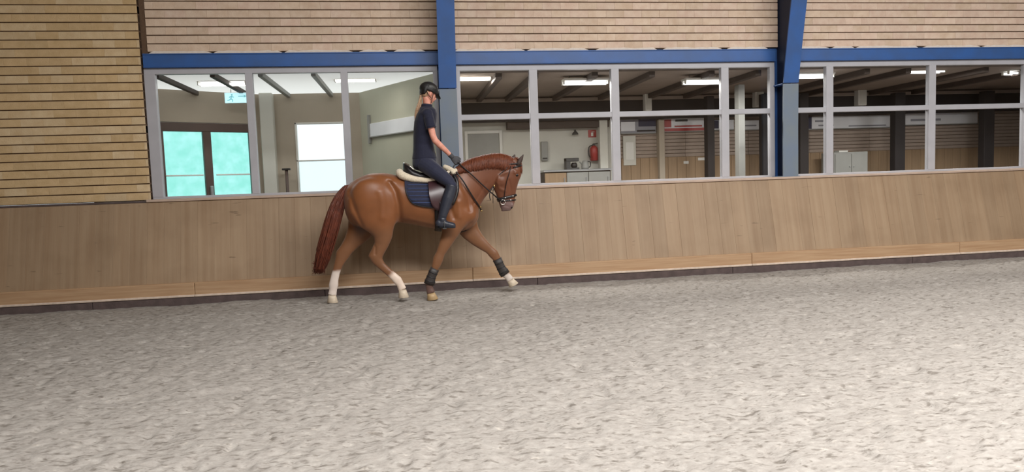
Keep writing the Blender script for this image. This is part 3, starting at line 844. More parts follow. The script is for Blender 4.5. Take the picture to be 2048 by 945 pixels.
box_reflected(1292, 1305, 185, 222, 'upright pale box over the slim beige post')
box_reflected(1512, 1529, 172, 214, 'upright pale box left of the tapered column')
box_reflected(1717, 1734, 175, 211, 'upright pale box in the upper part of the last big pane')


def banner(px0, px1, py0, py1, m_, label, marks=()):  # banners added in place of the opposite wall's reflection in the panes
    Y = YD - .09
    x0, x1 = PX(px0, Y), PX(px1, Y); xm = (px0 + px1) / 2
    z1, z0 = PZ(xm, py0, Y), PZ(xm, py1, Y)
    o = empty('banner', ((x0 + x1) / 2, Y, z0), label, 'banner', 'imitated banner reflections on the rear wall')
    link('sheet', MB().cbox(x0, x1, Y, Y + .02, z0, z1, .003), M[m_], o)
    for (a, b, c, d, mm) in marks:
        link('print', MB().box(x0 + a * (x1 - x0), x0 + b * (x1 - x0), Y - .006, Y + .002, z0 + c * (z1 - z0), z0 + d * (z1 - z0)), M[mm], o)
    link('batten', MB().cbox(x0, x1, Y - .008, Y + .06, z0 - .02, z0, .003), M['grey_paint'], o)


banner(1242, 1312, 238, 266, 'banner_grey', 'grey and dark banner next to the white panel', [(0, .4, .15, .8, 'banner_white'), (.5, 1, .45, .95, 'banner_navy'), (.45, .98, .08, .2, 'black_board')])
banner(1326, 1408, 236, 262, 'banner_white', 'white banner with a broad red stripe', [(0, 1, 0, .22, 'red'), (.02, .2, .3, .9, 'red'), (.28, .95, .3, .42, 'red'), (.3, .6, .72, .88, 'dark_grey')])
banner(1427, 1468, 240, 259, 'banner_white', 'white banner between dark and white posts', [(0, .25, .1, .95, 'banner_navy')])
banner(1487, 1519, 241, 259, 'banner_white', 'short white banner left of the wide black post', [(.1, .8, .35, .5, 'banner_grey')])
banner(1613, 1780, 232, 256, 'banner_white', 'long white banner in the last window bay', [(0, .06, 0, 1, 'banner_navy'), (.1, .3, .55, .7, 'banner_grey'), (.14, .32, .2, .32, 'banner_grey'), (.5, .95, .1, .2, 'banner_grey')])
banner(1806, 1955, 226, 248, 'banner_white', 'white banner farthest along the rear wall', [(.1, .5, .3, .5, 'banner_grey')])
# white panel, ledge with a small tray, grey cabinet, papers
Y = YD - .08
x0, x1 = PX(1246, Y), PX(1271, Y)
o = empty('notice_panel', ((x0 + x1) / 2, Y, PZ(1258, 331, Y)), 'pale upright notice panel under the grey banner', 'notice panel')
link('board', MB().cbox(x0, x1, Y, Y + .03, PZ(1258, 331, Y), PZ(1258, 272, Y), .004), M['room_white'], o)
link('sheet', MB().cbox(x0 + .05, x1 - .05, Y - .006, Y + .002, PZ(1258, 320, Y), PZ(1258, 285, Y), .001), M['white_paint'], o)
Y = YD - .75
x0, x1 = PX(1668, Y), PX(1736, Y); zt = PZ(1700, 304, Y)
o = empty('grey_cabinet', ((x0 + x1) / 2, Y, FLZ), 'low grey cabinet in the last window bay', 'cabinet')
link('carcass', MB().cbox(x0, x1, Y, Y + .45, FLZ + .05, zt, .008), M['grey_paint'], o)
for k in (0, 1):
    a = x0 + .02 + k * (x1 - x0 - .03) / 2; b = a + (x1 - x0 - .05) / 2
    d_ = link('door', MB().cbox(a, b, Y - .02, Y + .002, FLZ + .08, zt - .04, .004), M['grey_paint'], o)
    link('knob', MB().ball((b - .04 if k == 0 else a + .04, Y - .03, zt - .3), .014, 8, 6), M['steel'], d_, True)
link('plinth', MB().box(x0 + .03, x1 - .03, Y + .03, Y + .42, FLZ, FLZ + .05), M['black'], o)
xx = PX(1682, Y + .2)
o = empty('white_tray', (xx, Y + .2, zt), 'small white tray lying on the low grey cabinet', 'tray')
link('dish', MB().cbox(xx - .1, xx + .1, Y + .12, Y + .28, zt, zt + .012, .004), M['white_paint'], o)
for q in ((xx - .1, xx + .1, Y + .115, Y + .125), (xx - .1, xx + .1, Y + .275, Y + .285), (xx - .1, xx - .09, Y + .12, Y + .28), (xx + .09, xx + .1, Y + .12, Y + .28)):
    link('rim', MB().box(q[0], q[1], q[2], q[3], zt + .006, zt + .035), M['white_paint'], o)
for pxa, pya, lab in ((1402, 318, 'white paper note stuck on the boarding near the dark post'), (1371, 325, 'small white paper note lower on the brown boarding')):
    w_ = 7 if pxa > 1390 else 5
    x0, x1 = PX(pxa - w_, YD - .06), PX(pxa + w_, YD - .06)
    o = link('paper_note', MB().cbox(x0, x1, YD - .068, YD - .0605, PZ(pxa, pya + 3, YD - .06), PZ(pxa, pya - 2.5, YD - .06), .001), M['white_paint']); tag(o, lab, 'note')

# ------------------------------------------------------------------ the rest of the hall (out of view: closes it for light and reflections)
hall = mat('hall wall', srgb(150, 128, 104), .9, .05, .6)
o = link('wall_opposite', MB().box(-15, 27, -20.5, -20.3, -.05, 5.3), hall); tag(o, 'opposite long wall of the hall', 'wall', kind='structure')
o = link('wall_far_end', MB().box(27, 27.2, -20.5, .4, -.05, 8), hall); tag(o, 'far end wall of the hall', 'wall', kind='structure')
o = link('wall_near_end', MB().box(-15.2, -15, -20.5, .4, -.05, 8), hall); tag(o, 'near end wall of the hall', 'wall', kind='structure')
roof = mat('roof boarding', srgb(170, 160, 146), .9, .05, .6)
o = link('ceiling', MB().prism([(.5, 5.15), (-10, 7.9), (-20.6, 5.15), (-20.6, 5.3), (-10, 8.05), (.5, 5.3)], -15.2, 27.2, 0), roof); tag(o, 'pitched roof of the riding hall', 'ceiling', kind='structure')
o = link('wall_window_side', MB().box(-15, X_L, -.1, .2, -.05, 5.4).box(X_R - 1.2 + .0, 27, .0, .2, 3.3, 5.4).box(X_R, 27, .0, .2, -.05, 3.3), hall); tag(o, 'continuation of the windowed wall beyond the frame', 'wall', kind='structure')
# ------------------------------------------------------------------ the horse
HY = -1.30                    # the horse's mid-plane, parallel to the wall
PXM = 150.0                   # photograph pixels per metre at that distance


def HP(px, py, dy=0.0):
    return P(px, py, HY + dy)


TR_ = [(688, 386, 424, .06), (696, 372, 446, .15), (713, 358, 455, .225), (740, 347, 457, .27), (770, 345, 450, .25), (800, 351, 446, .232),
       (832, 359, 452, .258), (860, 362, 458, .265), (888, 354, 462, .245), (910, 344, 463, .215), (930, 345, 462, .185), (946, 368, 454, .14), (957, 400, 438, .07)]
_tx = np.array([HP(a, (b + c) / 2)[0] for a, b, c, d in TR_]); _tz1 = np.array([HP(a, b)[2] for a, b, c, d in TR_])
_tz0 = np.array([HP(a, c)[2] for a, b, c, d in TR_]); _tw = np.array([d for a, b, c, d in TR_])
TE = 2.15


def trunk_at(x):
    return np.interp(x, _tx, _tz1), np.interp(x, _tx, _tz0), np.interp(x, _tx, _tw)


def trunk_pt(x, t, off=0.0):
    """point on the barrel: t = -90 bottom, 0 near side, 90 spine, 180 far side"""
    z1, z0, w = trunk_at(x); c = (z1 + z0) / 2; h = (z1 - z0) / 2
    ct, st = math.cos(math.radians(t)), math.sin(math.radians(t))
    return np.array([x, HY - (w + off) * math.copysign(abs(ct) ** (2 / TE), ct), c + (h + off) * math.copysign(abs(st) ** (2 / TE), st)])


def trunk_ang(x, z):
    z1, z0, w = trunk_at(x); c = (z1 + z0) / 2; h = (z1 - z0) / 2
    s = max(-.98, min(.98, (z - c) / h))
    return math.degrees(math.asin(math.copysign(abs(s) ** (TE / 2), s)))


hb = MB()
hb.loft([(((x), HY, (a + b) / 2), (0, w, 0), (0, 0, (a - b) / 2), TE) for x, a, b, w in zip(_tx, _tz1, _tz0, _tw)], 32)
# neck: crest point, underside point, half width
NECK = [((893, 350), (930, 456), .20), ((912, 334), (950, 436), .165), ((932, 320), (961, 412), .13), ((960, 311), (969, 398), .108), ((990, 306), (978, 386), .095), ((1014, 309), (986, 374), .088), ((1030, 318), (996, 362), .08)]


def sec2(f, b, w, dy=0.0):
    A = HP(*f, dy); B = HP(*b, dy)
    return ((A + B) / 2, (A - B) / 2, (0, w, 0))


hb.loft([sec2(*n_) for n_ in NECK], 26)
HEAD = [((1031, 314), (1008, 330), .060), ((1040, 324), (993, 340), .085), ((1044, 338), (985, 352), .102), ((1043, 351), (984, 366), .104), ((1037, 365), (987, 378), .09), ((1033, 379), (992, 390), .07),
        ((1031, 392), (996, 400), .058), ((1030, 404), (998, 409), .058), ((1027, 414), (1001, 417), .056), ((1021, 422), (1008, 423), .034)]
hs_ = [sec2(*n_) for n_ in HEAD]
hb.loft(hs_, 22, 2.3)


def head_pt(s, ang, off=0.0):
    """point on the head: s runs poll (0) to lips (len-1); ang 0 face, 90 near cheek, 180 jaw"""
    i = min(int(s), len(hs_) - 2); f = s - i
    c, a, b = (np.array(hs_[i][k]) * (1 - f) + np.array(hs_[i + 1][k]) * f for k in range(3))
    t = math.radians(ang); ct, st = math.cos(t), math.sin(t)
    la, lb = np.linalg.norm(a), np.linalg.norm(b)
    return c + a * (1 + off / la) * math.copysign(abs(ct) ** (2 / 2.3), ct) - b * (1 + off / lb) * math.copysign(abs(st) ** (2 / 2.3), st)


for s_ in (-1, 1):
    hb.ball(HP(1003, 362, s_ * .062), (.085, .05, .085))            # cheek
    hb.ball(HP(1030, 346, s_ * .085), (.035, .028, .028))           # brow above the eye
    hb.ball(HP(1024, 411, s_ * .040), (.026, .022, .03))            # nostril
    hb.ball(HP(914, 398, s_ * .165), (.13, .075, .22))              # shoulder
    hb.ball(HP(935, 428, s_ * .11), (.13, .09, .13))                # breast muscle
    hb.ball(HP(742, 398, s_ * .18), (.27, .115, .27))                # quarters
    hb.ball(HP(703, 412, s_ * .10), (.07, .10, .16))                # buttock
hb.ball(HP(1006, 421), (.03, .035, .02))                            # chin
for s_ in (-1, 1):                                                  # stifle flank fold
    hb.ball(HP(780, 436, s_ * .14), (.10, .08, .13))


def leg(path, dy_):
    pts = [HP(a, b, d) for a, b, r_, l_, d in path]
    secs = []
    for i, (a, b, r_, l_, d) in enumerate(path):
        t = pts[min(i + 1, len(pts) - 1)] - pts[max(i - 1, 0)]; t[1] = 0; t /= np.linalg.norm(t)
        nrm = np.array([-t[2], 0, t[0]])
        secs.append((pts[i], nrm * r_ / PXM, (0, l_, 0)))
    hb.loft(secs, 18)


NH = [(742, 395, 46, .09, -.15), (748, 420, 46, .115, -.155), (757, 442, 38, .11, -.155), (764, 460, 25, .085, -.15), (766, 474, 18.5, .066, -.145), (763, 489, 14, .054, -.14),
      (756, 503, 13, .048, -.14), (751, 513, 14.5, .044, -.14), (755, 522, 11, .038, -.14), (763, 532, 8.2, .031, -.14), (773, 541, 7.6, .029, -.14), (785, 551, 7.8, .03, -.14), (795, 561, 9.2, .038, -.14), (801, 570, 7.4, .033, -.14), (805, 580, 8.6, .04, -.14)]
FH = [(735, 405, 40, .08, .14), (733, 428, 38, .10, .14), (726, 450, 32, .095, .135), (714, 470, 23, .075, .125), (702, 487, 16, .06, .12), (692, 500, 13.5, .05, .11), (685, 510, 14, .045, .11),
      (681, 520, 11, .038, .105), (676, 532, 8.8, .032, .10), (672, 545, 8.2, .03, .10), (669, 558, 8.3, .03, .10), (667, 571, 9.6, .038, .10), (666, 581, 7.8, .033, .10), (664.5, 591, 9, .042, .10)]
NF = [(914, 415, 30, .08, -.15), (910, 440, 27, .085, -.155), (903, 458, 20, .072, -.155), (897, 474, 15, .058, -.15), (889, 491, 12, .046, -.15), (881, 507, 9.2, .037, -.145), (876, 519, 10.6, .041, -.145), (873, 529, 9.4, .037, -.145),
      (868, 541, 6.9, .028, -.14), (863, 554, 6.9, .028, -.14), (858.5, 567, 8.8, .036, -.14), (859, 577, 7.2, .031, -.14), (862, 587, 9, .041, -.14)]
FF = [(925, 420, 30, .08, .13), (930, 445, 26, .085, .135), (942, 466, 19, .07, .13), (956, 481, 14.5, .056, .125), (969, 492, 11.5, .046, .12), (979, 500, 9.4, .038, .12), (987, 508, 10.6, .041, .12), (993, 517, 8.6, .035, .12),
      (999, 530, 6.9, .028, .12), (1004, 540, 7.1, .028, .12), (1010, 548, 8.8, .036, .12), (1016, 554, 7.2, .031, .12), (1021, 561, 8.4, .04, .12)]
for lp in (NH, FH, NF, FF):
    leg(lp, 0)
for (a, b, d) in ((738, 512, -.14), (672, 508, .11)):                  # points of hock
    hb.loft([(HP(a + 1, b - 1, d), (.018, 0, 0), (0, .022, 0)), (HP(a + 8, b - 6, d), (.03, 0, 0), (0, .03, 0)), (HP(a + 14, b - 14, d), (.03, 0, 0), (0, .03, 0)), (HP(a + 18, b - 24, d), (.02, 0, 0), (0, .02, 0))], 12)
horse_me = fuse(hb, .010, 16, 'body')
n_v = len(horse_me.vertices); co = np.empty(n_v * 3, np.float32); horse_me.vertices.foreach_get('co', co); co = co.reshape(-1, 3).astype(float)
# ease the muscle masses of the trunk into one another (legs and head keep their shape)
ed = np.empty(len(horse_me.edges) * 2, np.int32); horse_me.edges.foreach_get('vertices', ed); ed = ed.reshape(-1, 2)
dg_ = np.bincount(ed.ravel(), minlength=n_v)
def ss_(a, b, v): t = np.clip((v - a) / (b - a), 0, 1); return t * t * (3 - 2 * t)
wt = ss_(HP(800, 482)[2], HP(800, 450)[2], co[:, 2]) * (1 - ss_(HP(940, 400)[0], HP(985, 400)[0], co[:, 0]))
for it in range(55):
    av = np.stack([(np.bincount(ed[:, 0], co[ed[:, 1], k], n_v) + np.bincount(ed[:, 1], co[ed[:, 0], k], n_v)) / dg_ for k in range(3)], 1)
    lam = .5
    co = co + (av - co) * (lam * wt)[:, None]
def line_d(path, P_):
    best = np.full(len(P_), 9.0)
    q = [HP(a, b)[[0, 2]] for a, b in path]
    for a, b in zip(q[:-1], q[1:]):
        d = b - a; t = np.clip(((P_ - a) @ d) / (d @ d), 0, 1); best = np.minimum(best, np.linalg.norm(P_ - a - t[:, None] * d, axis=1))
    return best
pz_ = co[:, [0, 2]]; sgn = np.sign(co[:, 1] - HY); mid_ = ss_(.05, .14, np.abs(co[:, 1] - HY))
for path, dep, wid in (([(780, 366), (791, 384), (797, 408), (799, 432), (801, 452)], -.034, .038),      # flank in front of the thigh
                       ([(762, 384), (768, 405), (766, 432)], .016, .05),                                  # front of the thigh
                       ([(702, 384), (709, 408), (718, 432), (727, 452)], -.014, .028),                    # hamstring groove
                       ([(700, 400), (705, 425)], .010, .03),
                       ([(772, 352), (786, 364)], .014, .035),                                             # point of hip
                       ([(893, 392), (899, 415), (906, 434)], -.016, .030),                                # behind the triceps
                       ([(921, 372), (934, 398), (938, 420)], -.014, .028),                                # shoulder blade and arm
                       ([(915, 405), (918, 432)], .014, .04),
                       ([(945, 408), (958, 388), (972, 366)], -.010, .022),                                # jugular groove
                       ([(940, 345), (970, 336), (1000, 334)], .008, .05),
                       ([(820, 438), (842, 443), (866, 448)], .008, .03),
                       ([(735, 470), (752, 492), (752, 506)], -.008, .016)):                               # gaskin
    co[:, 1] += sgn * mid_ * dep * np.exp(-(line_d(path, pz_) / wid) ** 2)
pz_ = co[:, [0, 2]]
for path, dep, wid in (([(1010, 345), (996, 352), (991, 365), (998, 378), (1008, 382)], .010, .02), ([(1016, 362), (1020, 378), (1022, 392)], -.008, .016), ([(1026, 341), (1034, 344)], .008, .014), ([(1000, 411), (1010, 412), (1017, 414)], -.006, .007)):
    co[:, 1] += sgn * ss_(.02, .05, np.abs(co[:, 1] - HY)) * dep * np.exp(-(line_d(path, pz_) / wid) ** 2)
horse_me.vertices.foreach_set('co', co.astype(np.float32).reshape(-1)); horse_me.update()
# coat markings (white hind socks, grey muzzle, blaze, darker knees) and painted groin shade as a colour attribute
lin = lambda *c: np.array(srgb(*c)[:3])
colr = np.tile(lin(126, 76, 41), (n_v, 1))


def sstep(a, b, x_):
    t = np.clip((x_ - a) / (b - a), 0, 1); return t * t * (3 - 2 * t)


def blend(c, w_):
    global colr
    colr = colr * (1 - w_[:, None]) + c * w_[:, None]


x_, y_, z_ = co.T
nz_ = vnoise(x_ * 1.0, z_ + y_, .05, 5) * .02
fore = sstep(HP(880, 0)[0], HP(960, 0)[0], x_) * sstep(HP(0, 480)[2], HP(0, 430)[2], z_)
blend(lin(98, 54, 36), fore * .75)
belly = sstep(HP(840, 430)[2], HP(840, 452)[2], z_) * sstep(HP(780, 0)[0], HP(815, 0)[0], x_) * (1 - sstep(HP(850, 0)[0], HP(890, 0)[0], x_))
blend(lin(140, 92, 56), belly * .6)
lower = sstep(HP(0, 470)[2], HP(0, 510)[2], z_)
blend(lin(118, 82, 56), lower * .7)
wnh = (x_ > HP(768, 545)[0]) * (x_ < HP(830, 545)[0]) * sstep(HP(785, 540)[2] + .02, HP(785, 551)[2], z_ + nz_ - (x_ - HP(785, 550)[0]) * .7)
blend(lin(226, 206, 190), np.clip(wnh, 0, 1))
wfh = (x_ > HP(640, 560)[0]) * (x_ < HP(694, 560)[0]) * sstep(HP(670, 538)[2], HP(670, 546)[2], z_ + nz_)
blend(lin(214, 200, 190), np.clip(wfh, 0, 1))
wff = (x_ > HP(1004, 550)[0]) * sstep(HP(1010, 546)[2], HP(1014, 553)[2], z_) * (z_ < HP(1010, 530)[2])
blend(lin(205, 192, 182), np.clip(wff, 0, 1))
wnf = (x_ > HP(845, 570)[0]) * (x_ < HP(885, 570)[0]) * sstep(HP(862, 556)[2], HP(862, 566)[2], z_)
blend(lin(92, 70, 66), np.clip(wnf, 0, 1) * .85)
mz = HP(1014, 414); dm = np.linalg.norm((co - mz) * np.array([1, .9, 1]), axis=1)
blend(lin(112, 88, 84), sstep(.135, .075, dm))
hd_f = (x_ > HP(1024, 0)[0]) * sstep(.034, .018, np.abs(y_ - HY)) * sstep(HP(1040, 334)[2], HP(1040, 342)[2], z_) * sstep(HP(1030, 402)[2], HP(1030, 392)[2], z_)
blend(lin(222, 200, 190), np.clip(hd_f, 0, 1) * .9)
groin_shade = sstep(.16, .06, np.linalg.norm((co - HP(722, 452)) * np.array([1, 1.3, 1]), axis=1))
blend(lin(70, 48, 42), groin_shade * .8)  # shading between the hind legs painted into the coat
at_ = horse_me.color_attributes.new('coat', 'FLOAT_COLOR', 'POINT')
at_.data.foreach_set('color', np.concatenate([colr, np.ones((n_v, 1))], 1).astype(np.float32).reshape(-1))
cm = bpy.data.materials.new('chestnut coat'); cm.use_nodes = True
nt = cm.node_tree; N = nt.nodes; L = nt.links; b_ = N['Principled BSDF']
b_.inputs['Roughness'].default_value = .42; b_.inputs['Specular IOR Level'].default_value = .45; b_.inputs['Sheen Weight'].default_value = .12
ca = N.new('ShaderNodeAttribute'); ca.attribute_name = 'coat'
tcn = N.new('ShaderNodeTexCoord'); nn = N.new('ShaderNodeTexNoise'); nn.inputs['Scale'].default_value = 7; L.new(tcn.outputs['Object'], nn.inputs['Vector'])
mr = N.new('ShaderNodeMapRange'); mr.inputs[3].default_value = .82; mr.inputs[4].default_value = 1.12; L.new(nn.outputs['Fac'], mr.inputs[0])
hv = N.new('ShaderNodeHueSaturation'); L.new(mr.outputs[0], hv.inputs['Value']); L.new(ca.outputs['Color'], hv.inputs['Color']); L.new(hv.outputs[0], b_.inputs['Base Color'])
nb = N.new('ShaderNodeTexNoise'); nb.inputs['Scale'].default_value = 160; L.new(tcn.outputs['Object'], nb.inputs['Vector'])
bp = N.new('ShaderNodeBump'); bp.inputs['Strength'].default_value = .12; bp.inputs['Distance'].default_value = .004; L.new(nb.outputs['Fac'], bp.inputs['Height']); L.new(bp.outputs[0], b_.inputs['Normal'])

hz0 = HP(664, 605, .1)
horse = empty('horse', (float(HP(800, 500)[0]), HY, 0.0), 'chestnut horse trotting along the kickboard under a rider', 'horse')
link('body', horse_me, cm, horse, True)


def hoof(px, py, px2, py2, dy, r_, m_='hoof', tip=0):
    a = HP(px, py, dy); b = HP(px2, py2, dy); t = (b - a) / np.linalg.norm(b - a)
    nrm = np.array([-t[2], 0, t[0]])
    if nrm[0] < 0: nrm = -nrm
    mb = MB().loft([(a, nrm * r_ * .82, (0, .041, 0)), (a * .6 + b * .4 + nrm * .004, nrm * r_ * .95, (0, .050, 0)), (b + nrm * .010, nrm * r_ * 1.18, (0, .06, 0)), (b + nrm * .010 + t * .006, nrm * r_ * 1.12, (0, .056, 0))], 20)
    link('hoof', mb, M[m_], horse, True)


M['hoof_pale'] = mat('pale horn', srgb(206, 190, 168), .5, .1, 30)
hoof(805, 580, 806, 595, -.14, .058, 'hoof_pale')
hoof(664.5, 591, 664, 605, .10, .060, 'hoof_pale')
hoof(862, 587, 864, 599.5, -.14, .062, 'hoof_tan' if 'hoof_tan' in M else 'hoof')
hoof(1021, 561, 1026, 571, .12, .058, 'hoof_pale')
for s_ in (-1, 1):
    link('eye', MB().ball(head_pt(2.75, -s_ * 55, -.006), (.024, .017, .020), 16, 11), M['eye'], horse, True)
    # ears, cupped and pricked
    base = HP(1035 if s_ < 0 else 1024, 331 if s_ < 0 else 323, s_ * .06); tip = HP(1047 if s_ < 0 else 1030, 309, s_ * .062)
    ax = tip - base; ln = np.linalg.norm(ax); ax /= ln; sd = np.cross(ax, [0, 1, 0]); sd /= np.linalg.norm(sd)
    link('ear', MB().loft([(base - ax * .02, sd * .022, (0, .022, 0)), (base + ax * ln * .25, sd * .032, (0, .018, 0)), (base + ax * ln * .6, sd * .026, (0, .014, 0)), (base + ax * ln * .88, sd * .011, (0, .008, 0)), (tip, sd * .002, (0, .002, 0))], 14), M['ear'] if 'ear' in M else M['tail'], horse, True)
    nst = head_pt(8.1, -s_ * 52, .004)
    link('nostril', MB().ball(nst, (.011, .007, .015), 10, 7), M['eye'], horse, True)

# mane: locks falling over the near side of the crest
cr = [n_[0] for n_ in NECK]
crp = catmull([(a, b, 0) for a, b in cr[1:]] , 12)
mb = MB()
for k in range(1100):
    f = random.random(); i = f * (len(crp) - 1); j = min(int(i), len(crp) - 2); q = crp[j] + (crp[j + 1] - crp[j]) * (i - j)
    wn = np.interp(f, [0, .5, 1], [.125, .105, .075])
    Ln = np.interp(f, [0, .25, .8, 1], [14, 29, 34, 24]) * random.uniform(.82, 1.05)
    sx = random.uniform(-7, 2)
    side = -1
    o_ = random.uniform(.0, .012)
    pts = [HP(q[0] + random.uniform(-1, 1), q[1] + 1.0, random.uniform(-.02, .015)), HP(q[0] + .1 * sx, q[1] + 1 + Ln * .1, side * (wn * .42 + o_)), HP(q[0] + .35 * sx, q[1] + 1 + Ln * .35, side * (wn * .80 + o_)),
           HP(q[0] + .7 * sx, q[1] + Ln * .7, side * (wn * .99 + o_)), HP(q[0] + sx, q[1] + Ln, side * (wn * 1.03 + o_))]
    mb.tube(catmull(pts, 3), [.0042] * 9 + [.004, .003, .002, .001], 4)
link('mane', mb, M['mane'], horse, True)
mb = MB()
for k in range(50):
    a = HP(1032 + random.uniform(-3, 2), 315, random.uniform(-.03, .03)); b = head_pt(2.2 + random.uniform(0, .7), random.uniform(-34, 34), .008)
    m1 = head_pt(1.0, random.uniform(-25, 25), .012)
    mb.tube(catmull([a, m1, b], 4), [.005] * 6 + [.004, .003, .0012], 4)
link('forelock', mb, M['mane'], horse, True)

# tail: a tapering switch of hair
core = [(694, 374, 8), (684, 388, 11), (676, 408, 13.5), (668, 434, 15), (661, 460, 15), (653, 490, 15), (645, 518, 14), (639, 540, 10)]
mb = MB()
secs = []
for i, (a, b, r_) in enumerate(core):
    t = HP(*core[min(i + 1, 7)][:2]) - HP(*core[max(i - 1, 0)][:2]); t /= np.linalg.norm(t); nrm = np.array([-t[2], 0, t[0]])
    secs.append((HP(a, b), nrm * r_ * .72 / PXM, (0, .05 * r_ / 12, 0)))
secs.insert(0, (HP(700, 368), np.array([.02, 0, .02]), (0, .03, 0)))
mb.loft(secs, 14)
cc = catmull([(a, b, r_) for a, b, r_ in core], 3)
for k in range(650):
    u = random.uniform(-1, 1); v = random.uniform(0, 2 * math.pi)
    rr = math.sqrt(random.random()); st = random.randrange(0, 9); en = random.randrange(15, len(cc)) if random.random() < .8 else len(cc) - 1
    pts = []
    wob = random.uniform(-.2, .2)
    for j in range(st, en + 1, 2):
        a, b, r_ = cc[j]
        g = j / (len(cc) - 1)
        rj = rr * (1 + wob * g)
        pts.append(HP(a + math.cos(v) * r_ * 1.02 * rj - (2 * g * g * random.uniform(-.5, 1.5)), b + math.sin(v) * 2 + (random.uniform(-6, 6) if j >= en - 1 else 0), math.sin(v) * .06 * r_ / 12 * rj))
    if en == len(cc) - 1:
        e_ = cc[-1]; pts.append(HP(e_[0] + math.cos(v) * e_[2] * 1.2 * rr - random.uniform(-2, 5), e_[1] + random.uniform(0, 10), math.sin(v) * .05 * rr))
    if len(pts) < 3: continue
    n_ = len(pts)
    mb.tube(pts, [.0055] * (n_ - 2) + [.004, .0012], 4)
for k in range(24):                                                  # flyaway wisps at the tip
    a = HP(640 + random.uniform(-6, 8), 520 + random.uniform(0, 16), random.uniform(-.04, .04)); ex = random.uniform(4, 20)
    b = a + (HP(640 - ex * .5, 532, 0) - HP(640, 530, 0)); c_ = a + (HP(640 - ex, 530 + random.uniform(-8, 8), 0) - HP(640, 530, 0))
    mb.tube(catmull([a, b, c_], 3), [.004] * 5 + [.002, .001], 4)
link('tail', mb, M['tail'], horse, True)

# tendon boots on the forelegs
def tendon_boot(pa, label):
    pts = [HP(a, b, d) for a, b, r_, l_, d in pa]
    root = empty('leg_boot', tuple(pts[-1]), label, 'leg boot', 'tendon boots on the forelegs')
    secs = []; raw = []
    for i, (a, b, r_, l_, d) in enumerate(pa):
        t = pts[min(i + 1, len(pts) - 1)] - pts[max(i - 1, 0)]; t[1] = 0; t /= np.linalg.norm(t); nrm = np.array([-t[2], 0, t[0]])
        secs.append((pts[i], nrm * (r_ / PXM + .011), (0, l_ + .011, 0))); raw.append((pts[i], nrm, t, r_ / PXM + .012, l_ + .012))
    link('shell', MB().loft(secs, 20, 2.4), M['tendon'], root, True)
    for i in range(1, len(raw) - 1):
        p, nrm, t, ra, rb = raw[i]
        ring = [p + nrm * ra * math.cos(q) + np.array([0, rb * math.sin(q), 0]) for q in np.linspace(0, 2 * math.pi, 19)]
        link('strap', MB().tube(ring, .006, 6), M['black'], root, True)


tendon_boot([(870, 538, 7.3, .03, -.14), (866, 546, 7.2, .029, -.14), (862.5, 555, 7.2, .029, -.14), (860, 563, 8.5, .034, -.14), (858.5, 569, 9.0, .037, -.14)], 'black tendon boot on the foreleg slanting back')
tendon_boot([(994, 518.5, 8, .033, .12), (998, 527, 7.2, .029, .12), (1002, 536, 7.2, .029, .12), (1007, 544, 8.4, .034, .12), (1010.5, 549, 9.0, .037, .12)], 'black tendon boot on the foreleg reaching forward')

# ------------------------------------------------------------------ tack
def shell(cols, top, off0, off1, side=0, nrow=14):
    """cloth or leather lying on the barrel; cols: (px, bottom py). side 0 spans both flanks over the spine, -1 near, 1 far"""
    xs_ = [HP(a, 400)[0] for a, b in cols]
    grid = []
    for (a, b), x in zip(cols, xs_):
        lo = trunk_ang(x, HP(a, b)[2])
        if side == 0:
            angs = np.linspace(lo, 180 - lo, nrow * 2 + 1)
        else:
            hi = trunk_ang(x, HP(a, top(a) if callable(top) else top)[2])
            angs = np.linspace(lo, hi, nrow + 1)
            if side > 0: angs = 180 - angs
        grid.append([(trunk_pt(x, t, off0), trunk_pt(x, t, off1)) for t in angs])
    nc, nr = len(grid), len(grid[0])
    mb = MB(); vs = []
    for c_ in grid:
        for p, q in c_: vs += [p, q]
    id_ = lambda c_, r_, k: (c_ * nr + r_) * 2 + k
    fs = []
    for c_ in range(nc - 1):
        for r_ in range(nr - 1):
            fs.append((id_(c_, r_, 1), id_(c_ + 1, r_, 1), id_(c_ + 1, r_ + 1, 1), id_(c_, r_ + 1, 1)))
            fs.append((id_(c_, r_, 0), id_(c_, r_ + 1, 0), id_(c_ + 1, r_ + 1, 0), id_(c_ + 1, r_, 0)))
        for r_ in (0, nr - 1):
            fs.append((id_(c_, r_, 0), id_(c_ + 1, r_, 0), id_(c_ + 1, r_, 1), id_(c_, r_, 1)))
    for r_ in range(nr - 1):
        for c_ in (0, nc - 1):
            fs.append((id_(c_, r_, 0), id_(c_, r_, 1), id_(c_, r_ + 1, 1), id_(c_, r_ + 1, 0)))
    return mb.add(vs, fs)


def dense(cols, k=4):
    return [tuple(q[:2]) for q in catmull([(a, b, 0) for a, b in cols], k)]


pad = empty('saddle_pad', tuple(HP(860, 370)), 'navy quilted saddle pad lying under the saddle', 'saddle pad')
pc = dense([(811, 378), (815, 392), (824, 405), (840, 411), (863, 414), (888, 415), (903, 410), (910, 396), (914, 372)])
link('cloth', shell(pc, 0, .004, .020), M['pad_navy'], pad, True)
for side in (-1, 1):
    for k in range(6):
        yl = 372 + k * 6.6
        pts = []
        for a in np.linspace(814.5 + max(0, (yl - 388) * .55), 866, 14):
            x = HP(a, yl)[0]; t = trunk_ang(x, HP(a, yl)[2]); pts.append(trunk_pt(x, t if side < 0 else 180 - t, .0215))
        link('quilt_line', MB().tube(pts, .0042, 5), M['pad_line'], pad, True)
    rim = []
    for a, b in pc:
        x = HP(a, b)[0]; t = trunk_ang(x, HP(a, b)[2]); rim.append(trunk_pt(x, t if side < 0 else 180 - t, .013))
    link('binding', MB().tube(rim, .008, 6), M['black'], pad, True)

